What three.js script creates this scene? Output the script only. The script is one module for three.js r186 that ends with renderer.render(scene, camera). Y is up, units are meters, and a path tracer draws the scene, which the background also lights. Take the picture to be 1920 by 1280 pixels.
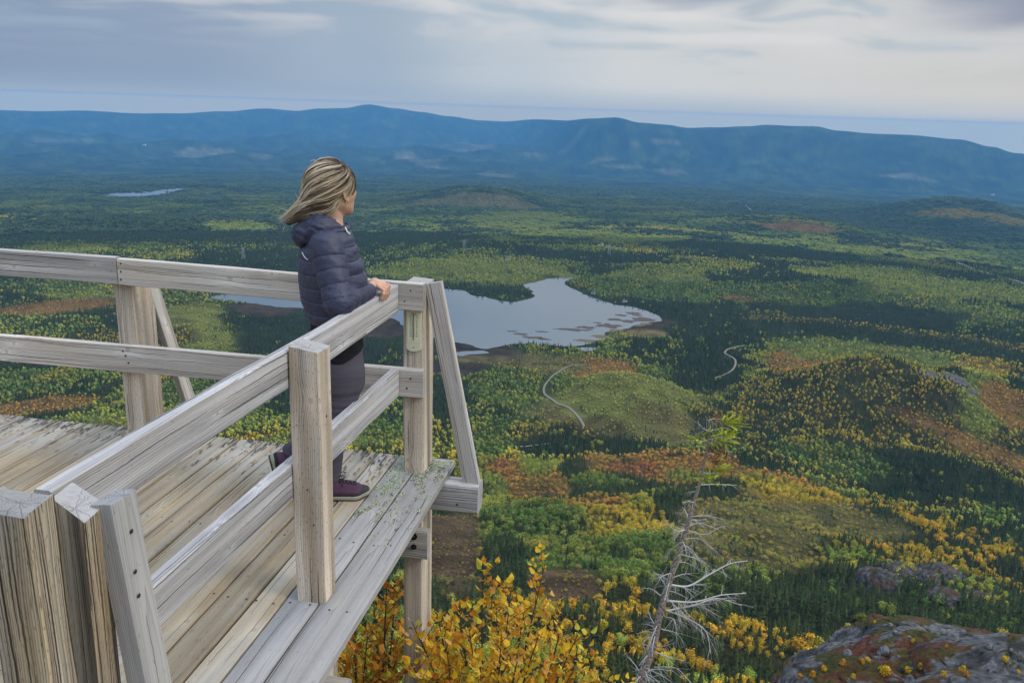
import * as THREE from 'three';
import { mergeGeometries } from 'three/addons/utils/BufferGeometryUtils.js';

// ------------------------------------------------------------------ camera, sky, sun, air, exposure
const scene = new THREE.Scene();
const EYE = new THREE.Vector3(0, 1.85, 0), FOCAL = 1600, LEVEL = 203, ROLL = Math.atan(0.033);
const PITCH = Math.atan((640 - LEVEL) / FOCAL);
const camera = new THREE.PerspectiveCamera(2 * Math.atan(640 / FOCAL) * 180 / Math.PI, 1.5, 0.1, 40000);
camera.position.copy(EYE);
camera.quaternion.setFromAxisAngle(new THREE.Vector3(1, 0, 0), -PITCH).multiply(new THREE.Quaternion().setFromAxisAngle(new THREE.Vector3(0, 0, 1), ROLL));
camera.updateMatrixWorld();
scene.add(camera);
const renderer = new THREE.WebGLRenderer({ antialias: true });
renderer.toneMapping = THREE.LinearToneMapping;
renderer.toneMappingExposure = 1.0;
renderer.shadowMap.enabled = true;
const SUN_DIR = new THREE.Vector3(0.74, 0.60, 0.30).normalize();
const sun = new THREE.DirectionalLight(new THREE.Color(1, 0.95, 0.87), 1.5);
sun.position.copy(SUN_DIR).multiplyScalar(60);
sun.castShadow = true; sun.shadow.radius = 28; sun.shadow.mapSize.set(2048, 2048);
Object.assign(sun.shadow.camera, { left: -12, right: 12, top: 12, bottom: -12, near: 1, far: 140 });
scene.add(sun, sun.target);
scene.fog = new THREE.FogExp2(new THREE.Color().setRGB(0.145, 0.46, 0.86), 1 / 24000);

// ------------------------------------------------------------------ random numbers, noise, small helpers
function rng(seed) { let a = seed >>> 0; return () => { a = (a + 0x6D2B79F5) | 0; let t = Math.imul(a ^ (a >>> 15), 1 | a); t = (t + Math.imul(t ^ (t >>> 7), 61 | t)) ^ t; return ((t ^ (t >>> 14)) >>> 0) / 4294967296; }; }
const PERM = (() => { const r = rng(77), p = new Uint8Array(512), q = [...Array(256).keys()]; for (let i = 255; i > 0; i--) { const j = Math.floor(r() * (i + 1)); [q[i], q[j]] = [q[j], q[i]]; } for (let i = 0; i < 512; i++) p[i] = q[i & 255]; return p; })();
const GX = new Float32Array(256), GY = new Float32Array(256);
for (let i = 0; i < 256; i++) { GX[i] = Math.cos(i * 2.399963); GY[i] = Math.sin(i * 2.399963); }
function noise(x, y) {                                   // gradient noise, about -0.7 .. 0.7
  const xf = Math.floor(x), yf = Math.floor(y), X = xf & 255, Y = yf & 255; x -= xf; y -= yf;
  const u = x * x * x * (x * (x * 6 - 15) + 10), v = y * y * y * (y * (y * 6 - 15) + 10);
  const a = PERM[PERM[X] + Y], b = PERM[PERM[X + 1] + Y], c = PERM[PERM[X] + Y + 1], d = PERM[PERM[X + 1] + Y + 1];
  const n0 = GX[a] * x + GY[a] * y, n1 = GX[b] * (x - 1) + GY[b] * y, n2 = GX[c] * x + GY[c] * (y - 1), n3 = GX[d] * (x - 1) + GY[d] * (y - 1);
  return (n0 + u * (n1 - n0) + v * ((n2 + u * (n3 - n2)) - (n0 + u * (n1 - n0)))) * 1.4;
}
function fbm(x, y, o = 4) { let s = 0, a = 0.5, n = 0; for (let i = 0; i < o; i++) { s += a * noise(x, y); n += a; x = x * 2.03 + 17.3; y = y * 2.03 + 9.1; a *= 0.5; } return s / n; }
function noise3(x, y, z) { return (noise(x + z * 0.71, y - z * 0.53) + noise(y + 31.7 + x * 0.31, z + 5.3) + noise(z - 11.1, x + 43.7 - y * 0.37)) / 1.9; }
function fbm3(x, y, z, o = 3) { let s = 0, a = 0.5, n = 0; for (let i = 0; i < o; i++) { s += a * noise3(x, y, z); n += a; x = x * 2.03 + 3.1; y = y * 2.03 + 7.7; z = z * 2.03 + 1.9; a *= 0.5; } return s / n; }
const clamp = (x, a, b) => x < a ? a : x > b ? b : x, mix = (a, b, t) => a + (b - a) * t;
const smooth = (a, b, x) => { const t = clamp((x - a) / (b - a), 0, 1); return t * t * (3 - 2 * t); };
const V = (x, y, z) => new THREE.Vector3(x, y, z);
function table(list, x) { if (x <= list[0][0]) return list[0][1]; for (let i = 1; i < list.length; i++) if (x <= list[i][0]) { const t = (x - list[i - 1][0]) / (list[i][0] - list[i - 1][0]); return mix(list[i - 1][1], list[i][1], t * t * (3 - 2 * t)); } return list[list.length - 1][1]; }
// the ray through a place of the 1920 x 1280 photograph, and the point on it at a depth along the view
function ray(px, py) { return V((px - 960) / FOCAL, -(py - 640) / FOCAL, -1).applyQuaternion(camera.quaternion); }
function at(px, py, depth) { return ray(px, py).multiplyScalar(depth).add(EYE); }
function onLevel(px, py, y) { const d = ray(px, py); return d.multiplyScalar((y - EYE.y) / d.y).add(EYE); }

// names and descriptions
const taken = {};
function numbered(name) { const n = taken[name] = (taken[name] || 0) + 1; return n === 1 ? name : name + '_' + String(n - 1).padStart(3, '0'); }
function tag(o, label, category, group, kind) { o.userData = { label, category }; if (!category) delete o.userData.category; if (group) o.userData.group = group; if (kind) o.userData.kind = kind; return o; }
function thing(name, position, label, category, group) { const g = new THREE.Group(); g.name = numbered(name); g.position.copy(position); scene.add(g); return tag(g, label, category, group); }
function part(name, geometry, material, parent) { const m = new THREE.Mesh(geometry, material); m.name = name; m.castShadow = m.receiveShadow = true; (parent || scene).add(m); if (!parent) m.name = numbered(name); return m; }
function copyOf(o, label, group) { const c = o.clone(); c.name = numbered(o.name.replace(/_\d{3}$/, '')); c.userData = { ...o.userData }; if (label) c.userData.label = label; if (group) c.userData.group = group; scene.add(c); return c; }
const mat = (r, g, b, rough = 0.9, more = {}) => new THREE.MeshPhysicalMaterial({ color: new THREE.Color().setRGB(r, g, b), roughness: rough, specularIntensity: rough > 0.8 ? 0.35 : 1, ...more });

// ------------------------------------------------------------------ the sky
{
  const W = 4096, H = 2048, data = new Float32Array(W * H * 4);
  const lin = (r, g, b) => [r, g, b].map(c => Math.pow((c / 255 + 0.055) / 1.055, 2.4));
  const cols = [[-180, lin(163, 174, 192)], [-70, lin(140, 156, 182)], [-32, lin(140, 157, 183)], [-22, lin(145, 163, 187)], [-10, lin(162, 179, 197)], [-1, lin(190, 200, 209)], [8, lin(207, 211, 213)], [17, lin(209, 211, 211)], [26, lin(205, 207, 208)], [34, lin(201, 201, 202)], [75, lin(187, 192, 199)], [180, lin(163, 174, 192)]];
  const colorAt = az => { for (let i = 1; i < cols.length; i++) if (az <= cols[i][0]) { const t = smooth(0, 1, (az - cols[i - 1][0]) / (cols[i][0] - cols[i - 1][0])); return [0, 1, 2].map(k => mix(cols[i - 1][1][k], cols[i][1][k], t)); } return cols[0][1]; };
  const azCol = []; for (let i = 0; i < W; i++) { const a = ((i + 0.5) / W - 0.5) * 2 * Math.PI, x = Math.cos(a), z = Math.sin(a); azCol.push([Math.atan2(x, -z) * 180 / Math.PI, colorAt(Math.atan2(x, -z) * 180 / Math.PI)]); }
  const bright = lin(219, 218, 219), dark = lin(139, 147, 170), blue = lin(158, 181, 199), low = lin(160, 179, 199), warm = lin(214, 207, 195);
  for (let j = 0; j < H; j++) {
    const el = ((j + 0.5) / H - 0.5) * 180;
    for (let i = 0; i < W; i++) {
      const [az, c0] = azCol[i], o = (j * W + i) * 4; let c = c0.slice();
      if (el <= 0) { c = [0.82, 0.66, 0.43]; }
      else {
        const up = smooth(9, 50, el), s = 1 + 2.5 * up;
        if (el < 40) {
          const ang = Math.abs(az) > 178 ? 178 * Math.sign(az) : az, k = el < 3 ? 1 : Math.pow(3 / el, 0.3);
          const wrapFade = smooth(180, 150, Math.abs(ang));                             // meets itself behind
          const x = ang * 0.075, y = el * 0.62 * k + ang * 0.012;
          const warp = fbm(x * 0.8 + 3, y * 0.7 + 1, 3);
          const n1 = fbm(x * 1.15 + warp * 0.7 + 11, y * 1.55 + warp * 0.9 + 4, 5), n2 = fbm(x * 0.55 + 40, y * 1.1 + 9 + warp, 4);
          const rise = smooth(2.2, 6.5, el) * wrapFade;
          const b = smooth(0.02, 0.34, n1) * rise, dk = smooth(0.06, 0.36, n2) * smooth(3.5, 7.5, el) * wrapFade, bl = smooth(0.0, 0.35, -n1) * smooth(1.5, 4, el) * wrapFade;
          for (let q = 0; q < 3; q++) { let v = c[q]; v = mix(v, blue[q], bl * 0.55); v = mix(v, Math.max(v, bright[q]), b * 0.62); v = mix(v, dark[q], dk * 0.55); v *= 1 + 0.035 * n2 * wrapFade; c[q] = v; }
          const corner = smooth(21, 31, az) * smooth(48, 34, az) * smooth(4.7, 6.0, el + n1 * 1.6) * smooth(14, 9, el);
          for (let q = 0; q < 3; q++) c[q] = mix(c[q], dark[q] * 0.98, corner * 0.95);
          const crestA = smooth(1.1, 0.35, Math.abs(el - 6.35 + (ang - 4) * 0.02 + 0.35 * n2)) * smooth(-14, 0, ang) * smooth(24, 15, ang), crestB = smooth(0.5, 0.12, Math.abs(el - 4.55 - (ang - 10) * 0.012 + 0.2 * n1)) * smooth(-2, 6, ang) * smooth(22, 17, ang); for (let q = 0; q < 3; q++) c[q] = mix(c[q], bright[q] * 1.04, Math.max(crestA * 0.6 * smooth(-0.25, 0.2, n1), crestB * 0.55));
          const glow = Math.exp(-el / 0.24), h = smooth(1.7, 0.0, el), wr = smooth(12, 30, az) * smooth(75, 40, az);
          for (let q = 0; q < 3; q++) { c[q] = mix(c[q], mix(low[q], [0.82, 0.66, 0.43][q], glow), Math.max(glow, h * 0.7 * (1 - 0.75 * wr))); c[q] = mix(c[q], warm[q], wr * smooth(4.5, 2.2, el) * smooth(0.3, 1.8, el) * 0.4); }
        }
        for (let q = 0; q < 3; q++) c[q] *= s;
      }
      data[o] = c[0]; data[o + 1] = c[1]; data[o + 2] = c[2]; data[o + 3] = 1;
    }
  }
  const t = new THREE.DataTexture(data, W, H, THREE.RGBAFormat, THREE.FloatType);
  t.mapping = THREE.EquirectangularReflectionMapping; t.magFilter = t.minFilter = THREE.LinearFilter; t.needsUpdate = true;
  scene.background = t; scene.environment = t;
}
// ------------------------------------------------------------------ the land: one height function, read everywhere
const WATER = -382;
const SLOPE = [[0, -3.6], [4.5, -3.9], [7, -7], [14, -14], [25, -25], [60, -53], [100, -85], [150, -116], [188, -137], [270, -172], [350, -206], [450, -243], [544, -275], [700, -322], [914, -362], [1150, -379], [1e6, -379]];
const base = d => d < 2000 ? table(SLOPE, d) : -379 - smooth(2000, 3200, d) * (Math.min(d, 12500) - 2000) * 0.052;      // the valley falls away beyond the lake
function onBase(px, py) { const d = ray(px, py), n = Math.hypot(d.x, d.z); d.divideScalar(n); let r = 60; while (r < 16000 && EYE.y + d.y * r > base(r)) r *= 1.004; return V(d.x * r, base(r), d.z * r); }
const CREST = [[-200, 203], [0, 207], [60, 209], [160, 208], [250, 213], [330, 213], [420, 209], [500, 203.5], [555, 208], [600, 203.5], [640, 203], [692, 195.5], [740, 203], [790, 210], [840, 218], [900, 226], [940, 228], [1010, 224], [1060, 226], [1110, 222], [1155, 220], [1200, 230], [1250, 234], [1290, 240], [1340, 239], [1400, 237], [1440, 234], [1480, 236], [1530, 237], [1570, 245], [1640, 251], [1700, 253], [1800, 262], [1860, 276], [1905, 288], [1990, 300], [2200, 310]]
  .map(([x, y]) => { const d = ray(x, y); const az = Math.atan2(d.x, -d.z); return [az, d.y / Math.hypot(d.x, d.z)]; });
const crestFar = az => mix(23000, 15800, smooth(-0.02, 0.10, az));
function ellipse(px, py, rx, ry) {          // an oval of the plain given by its place in the photograph
  const c = onBase(px, py), n = onBase(px, py + ry), k = c.distanceTo(EYE) / FOCAL;
  return { x: c.x, z: c.z, a: rx * k, b: Math.max(ry * k, Math.hypot(n.x - c.x, n.z - c.z) * 0.95), dir: Math.atan2(c.x, -c.z), grow: Math.max(1, Math.hypot(c.x, c.z) / 3200) };
}
function within(e, x, z) { const dx = x - e.x, dz = z - e.z, s = Math.sin(e.dir), c = Math.cos(e.dir); const along = dx * s - dz * c, across = dx * c + dz * s; return Math.hypot(across / e.a, along / e.b); }
const HILLS = [[1175, 760, 190, 62, 34], [1640, 775, 250, 85, 74], [1820, 745, 120, 50, 30], [1800, 412, 190, 26, 75], [890, 378, 190, 16, 55], [1480, 430, 220, 22, 45], [960, 470, 300, 25, 18], [350, 600, 140, 50, 22], [1600, 545, 200, 25, 24], [1230, 515, 130, 22, 22], [880, 505, 150, 24, 24], [150, 420, 300, 30, 18], [1420, 850, 130, 35, 16], [1750, 890, 220, 45, 20],
  [800, 240, 60, 6, 70], [1588, 292, 52, 12, 130], [1250, 268, 120, 9, 60], [420, 240, 140, 7, 70], [1110, 250, 120, 8, 80], [600, 232, 90, 7, 70], [1020, 300, 170, 18, 55], [1350, 320, 160, 18, 55], [250, 262, 170, 12, 40], [1500, 262, 110, 10, 60], [1720, 285, 100, 10, 60], [1920, 310, 80, 12, 150], [60, 232, 100, 7, 60]].map(h => { const e = ellipse(h[0], h[1], h[2], h[3]); return { ...e, h: h[4] * (h[1] < 420 ? Math.min(2, e.grow) : 1) }; });
function closed(list, seed, wob, level = WATER) {                         // a shore line from photograph places, with small bays
  const P = list.map(([x, y]) => onLevel(x, y, level)), out = []; const c = new THREE.CatmullRomCurve3(P, true, 'centripetal');
  const n = list.length * 12; for (let i = 0; i < n; i++) { const p = c.getPoint(i / n); const w = wob * (0.5 + 0.5 * noise(i * 0.05, seed)); out.push([p.x + fbm(p.x / 38, p.z / 38 + seed, 4) * w, p.z + fbm(p.x / 38 + 50, p.z / 38 + seed, 4) * w]); }
  out.level = level; return out;
}
const FARWATER = onBase(270, 361).y, SMALLWATER = onBase(74, 407).y;
const LAKES = [
  closed([[395, 556], [470, 546], [560, 543], [650, 540], [740, 539], [810, 540], [860, 543], [880, 550], [915, 559], [955, 566], [990, 561], [1003, 551], [988, 540], [984, 533], [1010, 527], [1034, 521], [1074, 521], [1060, 527], [1066, 536], [1100, 553], [1150, 569], [1195, 578], [1232, 590], [1236, 602], [1195, 609], [1180, 616], [1140, 622], [1135, 634], [1100, 645], [1060, 649], [1020, 645], [975, 643], [930, 650], [905, 652], [880, 646], [835, 637], [790, 622], [755, 609], [735, 596], [690, 590], [610, 583], [560, 577], [500, 574], [450, 566]], 3, 26),
  closed([[846, 664], [866, 659], [890, 657], [912, 659], [918, 662], [886, 664], [862, 668]], 5, 16),
  closed([[1078, 653], [1095, 651], [1118, 652], [1112, 657], [1090, 657]], 8, 8),
  closed([[195, 364], [230, 360], [280, 359], [320, 354], [345, 353], [325, 359], [290, 366], [240, 369], [205, 368]], 11, 120, FARWATER),
  closed([[60, 407], [75, 405], [86, 408], [74, 410]], 13, 40, SMALLWATER),
];
const ISLES = [[1075, 619, 46, 3.5], [1140, 612, 24, 5], [1178, 603, 14, 3], [1205, 600, 22, 4], [1150, 600, 16, 3], [1000, 636, 26, 3], [955, 630, 20, 2], [1100, 640, 30, 3], [1015, 627, 12, 1.5], [1215, 610, 26, 4], [1165, 592, 10, 2], [1190, 587, 14, 2]].map(e => ellipse(...e));
const boxes = LAKES.map(L => [Math.min(...L.map(p => p[0])), Math.max(...L.map(p => p[0])), Math.min(...L.map(p => p[1])), Math.max(...L.map(p => p[1]))]);
let onIsle = false, pool = WATER;
function shore(x, z) {
  onIsle = false;                                     // distance to the nearest water's edge, negative in the water
  let best = 400;
  for (let k = 0; k < LAKES.length; k++) {
    const b = boxes[k]; if (x < b[0] - 300 || x > b[1] + 300 || z < b[2] - 300 || z > b[3] + 300) continue;
    const L = LAKES[k]; let inside = false, d2 = 1e12;
    for (let i = 0, j = L.length - 1; i < L.length; j = i++) {
      const [x1, z1] = L[i], [x2, z2] = L[j]; if ((z1 > z) !== (z2 > z) && x < (x2 - x1) * (z - z1) / (z2 - z1) + x1) inside = !inside;
      const ex = x2 - x1, ez = z2 - z1, t = clamp(((x - x1) * ex + (z - z1) * ez) / (ex * ex + ez * ez + 1e-9), 0, 1), qx = x1 + ex * t - x, qz = z1 + ez * t - z; d2 = Math.min(d2, qx * qx + qz * qz);
    }
    const dd = inside ? -Math.sqrt(d2) : Math.sqrt(d2); if (dd < best) { best = dd; pool = L.level; }
  }
  if (best < 0) for (const e of ISLES) { const w = within(e, x, z) + 0.5 * noise(x / 9, z / 9); if (w < 1) onIsle = true; }
  return best;
}
function ground(x, z) {
  const d = Math.hypot(x, z), az = Math.atan2(x, -z);
  let y = base(d < 1500 ? d * (1 + 0.10 * smooth(1500, 900, d) * noise(az * 2.2 + 5, d / 900)) : d);
  const open = smooth(14, 120, d), far = smooth(600, 1400, d);
  y += open * (fbm(x / 170, z / 170, 3) * mix(10, 9, far) + fbm(x / 40 + 9, z / 40, 2) * mix(5, 1.2, far));
  y += smooth(1500, 4500, d) * fbm(x / 1300 + 3, z / 1300, 4) * 40;
  for (const h of HILLS) { const w = within(h, x, z); if (w < 1.5) { const s = smooth(1.5, 0, w); y += h.h * s * s * (1 + 0.25 * fbm(x / 300, z / 300, 3)); } }
  if (d > 10000) { const k = fbm(az * 7 + 2, 4.4, 3), k2 = fbm(az * 9 + 11, 9.1, 3), k3 = fbm(az * 6 + 31, 2.2, 3); for (const [D, A, w, q] of [[11800, 90, 420, k2], [13600, 170, 560, k], [15600, 210, 640, k3], [18000, 300, 800, k2]]) { const t = (d - D - q * 900) / w; if (Math.abs(t) < 3) y += A * (0.55 + 1.5 * q) * Math.exp(-t * t); } y += fbm(x / 420, z / 420, 4) * 34; }
  if (z > 14) y = mix(y, 40 + 6 * fbm(x / 50, z / 50, 3), smooth(60, 430, z) * smooth(900, 560, d));                                     // unseen rise added behind the platform to lift the haze and soften the horizon
  const Dc = crestFar(az), s = smooth(Dc * 0.84, Dc, d);
  if (s > 0) { const top = EYE.y - 2 + Dc * table(CREST, az); y = mix(y, Math.min(top, 1.5), s * (1 - 0.20 * (1 - s) * (1 + 1.6 * fbm(x / 900, z / 900, 5)))); }
  if (d > 700 && d < 8000) { const sh = shore(x, z), w = pool; if (sh < 390) { y = mix(sh < 0 ? w - 1.2 : w - 0.35 + Math.min(1, sh / 60) * 3, Math.max(y, w + 1.5), smooth(8, 260, sh)); if (sh > 14) y = Math.max(y, w + 0.8); } }
  return y;
}
function hit(px, py) {                                     // where the sight line through a place of the photograph meets the land
  const d = ray(px, py), n = Math.hypot(d.x, d.z); d.divideScalar(n); let a = 20, b = 20;
  for (let r = 20; r < 20000; r *= 1.02) { if (EYE.y + d.y * r < ground(d.x * r, d.z * r)) { b = r; break; } a = r; b = r; }
  for (let i = 0; i < 18; i++) { const m = (a + b) / 2; if (EYE.y + d.y * m < ground(d.x * m, d.z * m)) b = m; else a = m; }
  return V(d.x * b, ground(d.x * b, d.z * b), d.z * b);
}
function seen(px, py, rx, ry) { const c = hit(px, py), n = hit(px, py + ry), f = hit(px, py - ry), k = c.distanceTo(EYE) / FOCAL; return { x: c.x, z: c.z, a: rx * k * 1.05, b: clamp(Math.hypot(n.x - f.x, n.z - f.z) / 2, ry * k, ry * k * 14), dir: Math.atan2(c.x, -c.z) }; }
// what grows where: [photograph place, half widths, kind]
const KINDS = {   // density, share of spruces, leaf colour, size, colour of the ground
  C: [1, 0.94, [0.10, 0.15, 0.035], 1, [0.035, 0.045, 0.02]], D: [1.2, 1, [0.06, 0.09, 0.03], 0.55, [0.03, 0.04, 0.02]],
  G: [1, 0.10, [0.160, 0.225, 0.050], 1, [0.075, 0.10, 0.03]], L: [1, 0.06, [0.29, 0.335, 0.060], 0.85, [0.16, 0.18, 0.045]], l: [1, 0.10, [0.31, 0.335, 0.065], 0.45, [0.20, 0.21, 0.055]],
  Y: [1, 0.10, [0.54, 0.41, 0.045], 0.9, [0.22, 0.17, 0.04]], O: [0.9, 0.14, [0.44, 0.245, 0.05], 0.5, [0.22, 0.13, 0.045]],
  R: [0.9, 0.12, [0.40, 0.15, 0.05], 0.5, [0.20, 0.095, 0.045]], B: [0.55, 0.22, [0.20, 0.145, 0.055], 0.26, [0.14, 0.095, 0.052]],
  S: [0.6, 0.30, [0.30, 0.26, 0.06], 0.42, [0.16, 0.14, 0.05]], M: [0.05, 0.9, [0.10, 0.10, 0.04], 0.5, [0.078, 0.058, 0.038]],
  K: [0.05, 0.5, [0.2, 0.17, 0.05], 0.4, [0.20, 0.16, 0.065]], F: [0, 0, [0.2, 0.2, 0.05], 0.5, [0.17, 0.16, 0.085]],
  W: [1, 0.60, [0.56, 0.36, 0.035], 0.95, [0.05, 0.05, 0.022]], H: [1, 0.38, [0.38, 0.31, 0.05], 0.85, [0.07, 0.065, 0.025]],
};
const SPOTS = [[1390, 1215, 520, 130, 'W'], [1720, 1118, 260, 30, 'C'], [1560, 1170, 120, 40, 'C'], [1700, 1020, 330, 60, 'W'], [1220, 870, 130, 34, 'O'], [1190, 878, 60, 16, 'R'], [1345, 868, 50, 20, 'O'], [1290, 893, 52, 14, 'L'], [955, 890, 50, 34, 'O'], [935, 885, 24, 22, 'R'], [1015, 925, 70, 20, 'O'], [1080, 950, 90, 28, 'O'], [1200, 985, 80, 24, 'Y'], [1090, 1000, 100, 26, 'Y'], [1010, 870, 40, 24, 'L'],
  [960, 985, 120, 40, 'G'], [1150, 1065, 200, 48, 'G'], [905, 850, 40, 30, 'G'], [910, 935, 50, 30, 'L'], [1130, 905, 70, 18, 'G'], [1290, 935, 60, 36, 'C'], [1400, 985, 120, 50, 'S'], [1520, 975, 150, 40, 'S'], [1480, 905, 90, 16, 'O'], [1490, 925, 100, 18, 'Y'], [850, 1030, 60, 75, 'B'], [1060, 1092, 62, 32, 'B'], [940, 1050, 40, 50, 'C'], [1350, 1100, 110, 40, 'C'], [1480, 1130, 140, 40, 'C'],
  [1170, 745, 180, 66, 'S'], [1070, 715, 90, 34, 'l'], [1130, 697, 60, 8, 'O'], [1210, 715, 110, 16, 'l'], [1250, 785, 60, 20, 'S'], [1120, 765, 60, 20, 'l'], [1310, 730, 60, 14, 'l'], [960, 700, 90, 60, 'G'], [960, 810, 80, 30, 'G'], [1040, 815, 90, 20, 'H'], [1400, 815, 90, 22, 'D'], [1410, 828, 45, 7, 'K'], [1130, 838, 130, 16, 'C'], [1010, 680, 90, 16, 'S'],
  [1640, 760, 250, 90, 'H'], [1500, 690, 60, 16, 'O'], [1640, 665, 120, 8, 'L'], [1850, 720, 30, 60, 'L'], [1890, 760, 40, 36, 'O'], [1840, 690, 40, 16, 'Y'], [1600, 586, 180, 26, 'D'], [1450, 592, 40, 14, 'C'], [1650, 625, 300, 18, 'H'], [1450, 550, 160, 20, 'G'], [1700, 530, 200, 18, 'L'], [1330, 690, 60, 50, 'C'], [1380, 560, 26, 8, 'O'], [1700, 640, 250, 12, 'C'],
  [600, 625, 150, 50, 'D'], [700, 610, 60, 20, 'M'], [500, 580, 70, 12, 'M'], [360, 595, 70, 44, 'l'], [290, 560, 60, 16, 'G'], [120, 575, 100, 12, 'O'], [90, 650, 140, 14, 'O'], [180, 548, 80, 10, 'L'], [250, 640, 120, 30, 'H'], [890, 500, 190, 22, 'L'], [900, 547, 110, 10, 'C'], [1230, 540, 150, 34, 'G'], [1240, 512, 90, 12, 'L'], [1190, 604, 66, 22, 'M'], [1215, 624, 40, 8, 'K'], [885, 656, 90, 20, 'M'], [890, 672, 60, 8, 'K'], [820, 690, 80, 14, 'M'],
  [110, 465, 90, 9, 'L'], [900, 376, 130, 14, 'S'], [985, 414, 90, 18, 'L'], [1120, 442, 150, 11, 'L'], [1490, 424, 70, 8, 'O'], [1820, 402, 120, 9, 'Y'], [1640, 470, 170, 9, 'L'], [1780, 437, 160, 18, 'C'], [1420, 470, 180, 9, 'C'], [1520, 404, 160, 14, 'C'], [330, 425, 320, 22, 'C'], [700, 448, 190, 14, 'C'], [440, 425, 60, 10, 'L'], [1090, 480, 160, 8, 'C'], [300, 505, 160, 14, 'C'], [500, 480, 120, 16, 'C'],
  [150, 790, 160, 16, 'L'], [60, 765, 120, 14, 'O'], [60, 720, 100, 24, 'G'], [300, 740, 100, 22, 'G'], [480, 830, 80, 12, 'Y'], [640, 830, 110, 14, 'L'], [700, 800, 90, 20, 'G'], [330, 700, 60, 12, 'Y'], [1690, 880, 200, 40, 'C'], [1850, 850, 120, 16, 'O'], [1560, 860, 90, 30, 'G'],
  [882, 272, 56, 5, 'F'], [760, 297, 26, 5, 'F'], [800, 302, 40, 4, 'F'], [1075, 267, 30, 3, 'F'], [1190, 268, 24, 3, 'F'], [1265, 322, 36, 5, 'F'], [1165, 312, 46, 4, 'F'], [1120, 300, 40, 3, 'F'], [840, 241, 26, 3, 'F'], [780, 243, 18, 3, 'F'], [400, 237, 46, 3, 'F'], [330, 232, 30, 2, 'F'], [110, 264, 60, 3, 'F'], [560, 243, 50, 3, 'F'], [1000, 289, 36, 3, 'F'], [390, 290, 70, 5, 'F'], [490, 293, 30, 4, 'F'], [1250, 265, 30, 2.5, 'F'], [1440, 262, 30, 3, 'F'], [1700, 330, 60, 4, 'F'], [930, 330, 40, 4, 'F']]
  .map(([px, py, rx, ry, k]) => ({ ...seen(px, py, k === 'F' ? rx * 0.8 : rx, ry), kind: KINDS[k], field: k === 'F' })).map(e => ({ ...e, reach: 1.9 * Math.max(e.a, e.b) }));
const ROADS = [[[1095, 800], [1090, 790], [1075, 772], [1045, 757], [1024, 742], [1020, 728], [1030, 712], [1050, 696], [1072, 686], [1110, 684]], [[1340, 710], [1365, 700], [1379, 685], [1376, 672], [1360, 663], [1366, 655], [1400, 648]], [[965, 838], [1000, 836], [1030, 832]], [[1408, 394], [1400, 388], [1402, 379], [1414, 374]], [[1740, 475], [1800, 494], [1860, 515], [1925, 534]]].map(L => new THREE.CatmullRomCurve3(L.map(([x, y]) => hit(x, y)), false, 'centripetal').getPoints(60));
function roadNear(x, z) { let b = 1e9; for (const R of ROADS) { if (Math.hypot(R[30].x - x, R[30].z - z) > 900) continue; for (const p of R) b = Math.min(b, (p.x - x) ** 2 + (p.z - z) ** 2); } return Math.sqrt(b); }
const NOW = { dens: 0, con: 0, col: [0, 0, 0], size: 1, soil: [0, 0, 0], field: 0 };
function cover(x, z) {
  const d = Math.hypot(x, z), n1 = fbm(x / 260 + 7, z / 260, 4), n2 = fbm(x / 520 + 31, z / 520 + 8, 3), n3 = noise(x / 45, z / 45 + 5);
  NOW.field = 0; NOW.dens = 1; NOW.size = 1; NOW.con = clamp(0.50 + n1 * 3.0 + n3 * 0.45, 0.05, 0.97);
  const near = smooth(1300, 450, d), y = clamp(0.30 + n2 * 1.3 + near * 0.38 + n3 * 0.35, 0, 1) * smooth(9000, 2500, d);
  for (let k = 0; k < 3; k++) { NOW.col[k] = y < 0.5 ? mix(KINDS.G[2][k], KINDS.L[2][k], y * 2) : mix(KINDS.L[2][k], KINDS.Y[2][k], (y - 0.5) * 2); NOW.soil[k] = mix(KINDS.G[4][k], KINDS.C[4][k], NOW.con); }
  for (const e of SPOTS) {
    if (Math.abs(x - e.x) > e.reach || Math.abs(z - e.z) > e.reach) continue;
    const w = smooth(1.15, 0.78, within(e, x, z) + (e.field ? 0.45 : 0.75) * (0.6 * n1 + 0.4 * noise(x / 70 + 3, z / 70)));
    if (w <= 0) continue; const K = e.kind;
    NOW.dens = mix(NOW.dens, K[0], w); NOW.con = mix(NOW.con, K[1], w); NOW.size = mix(NOW.size, K[3], w); NOW.field = Math.max(NOW.field, e.field ? w : 0);
    for (let k = 0; k < 3; k++) { NOW.col[k] = mix(NOW.col[k], K[2][k], w); NOW.soil[k] = mix(NOW.soil[k], K[4][k], w); }
  }
  return NOW;
}
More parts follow.
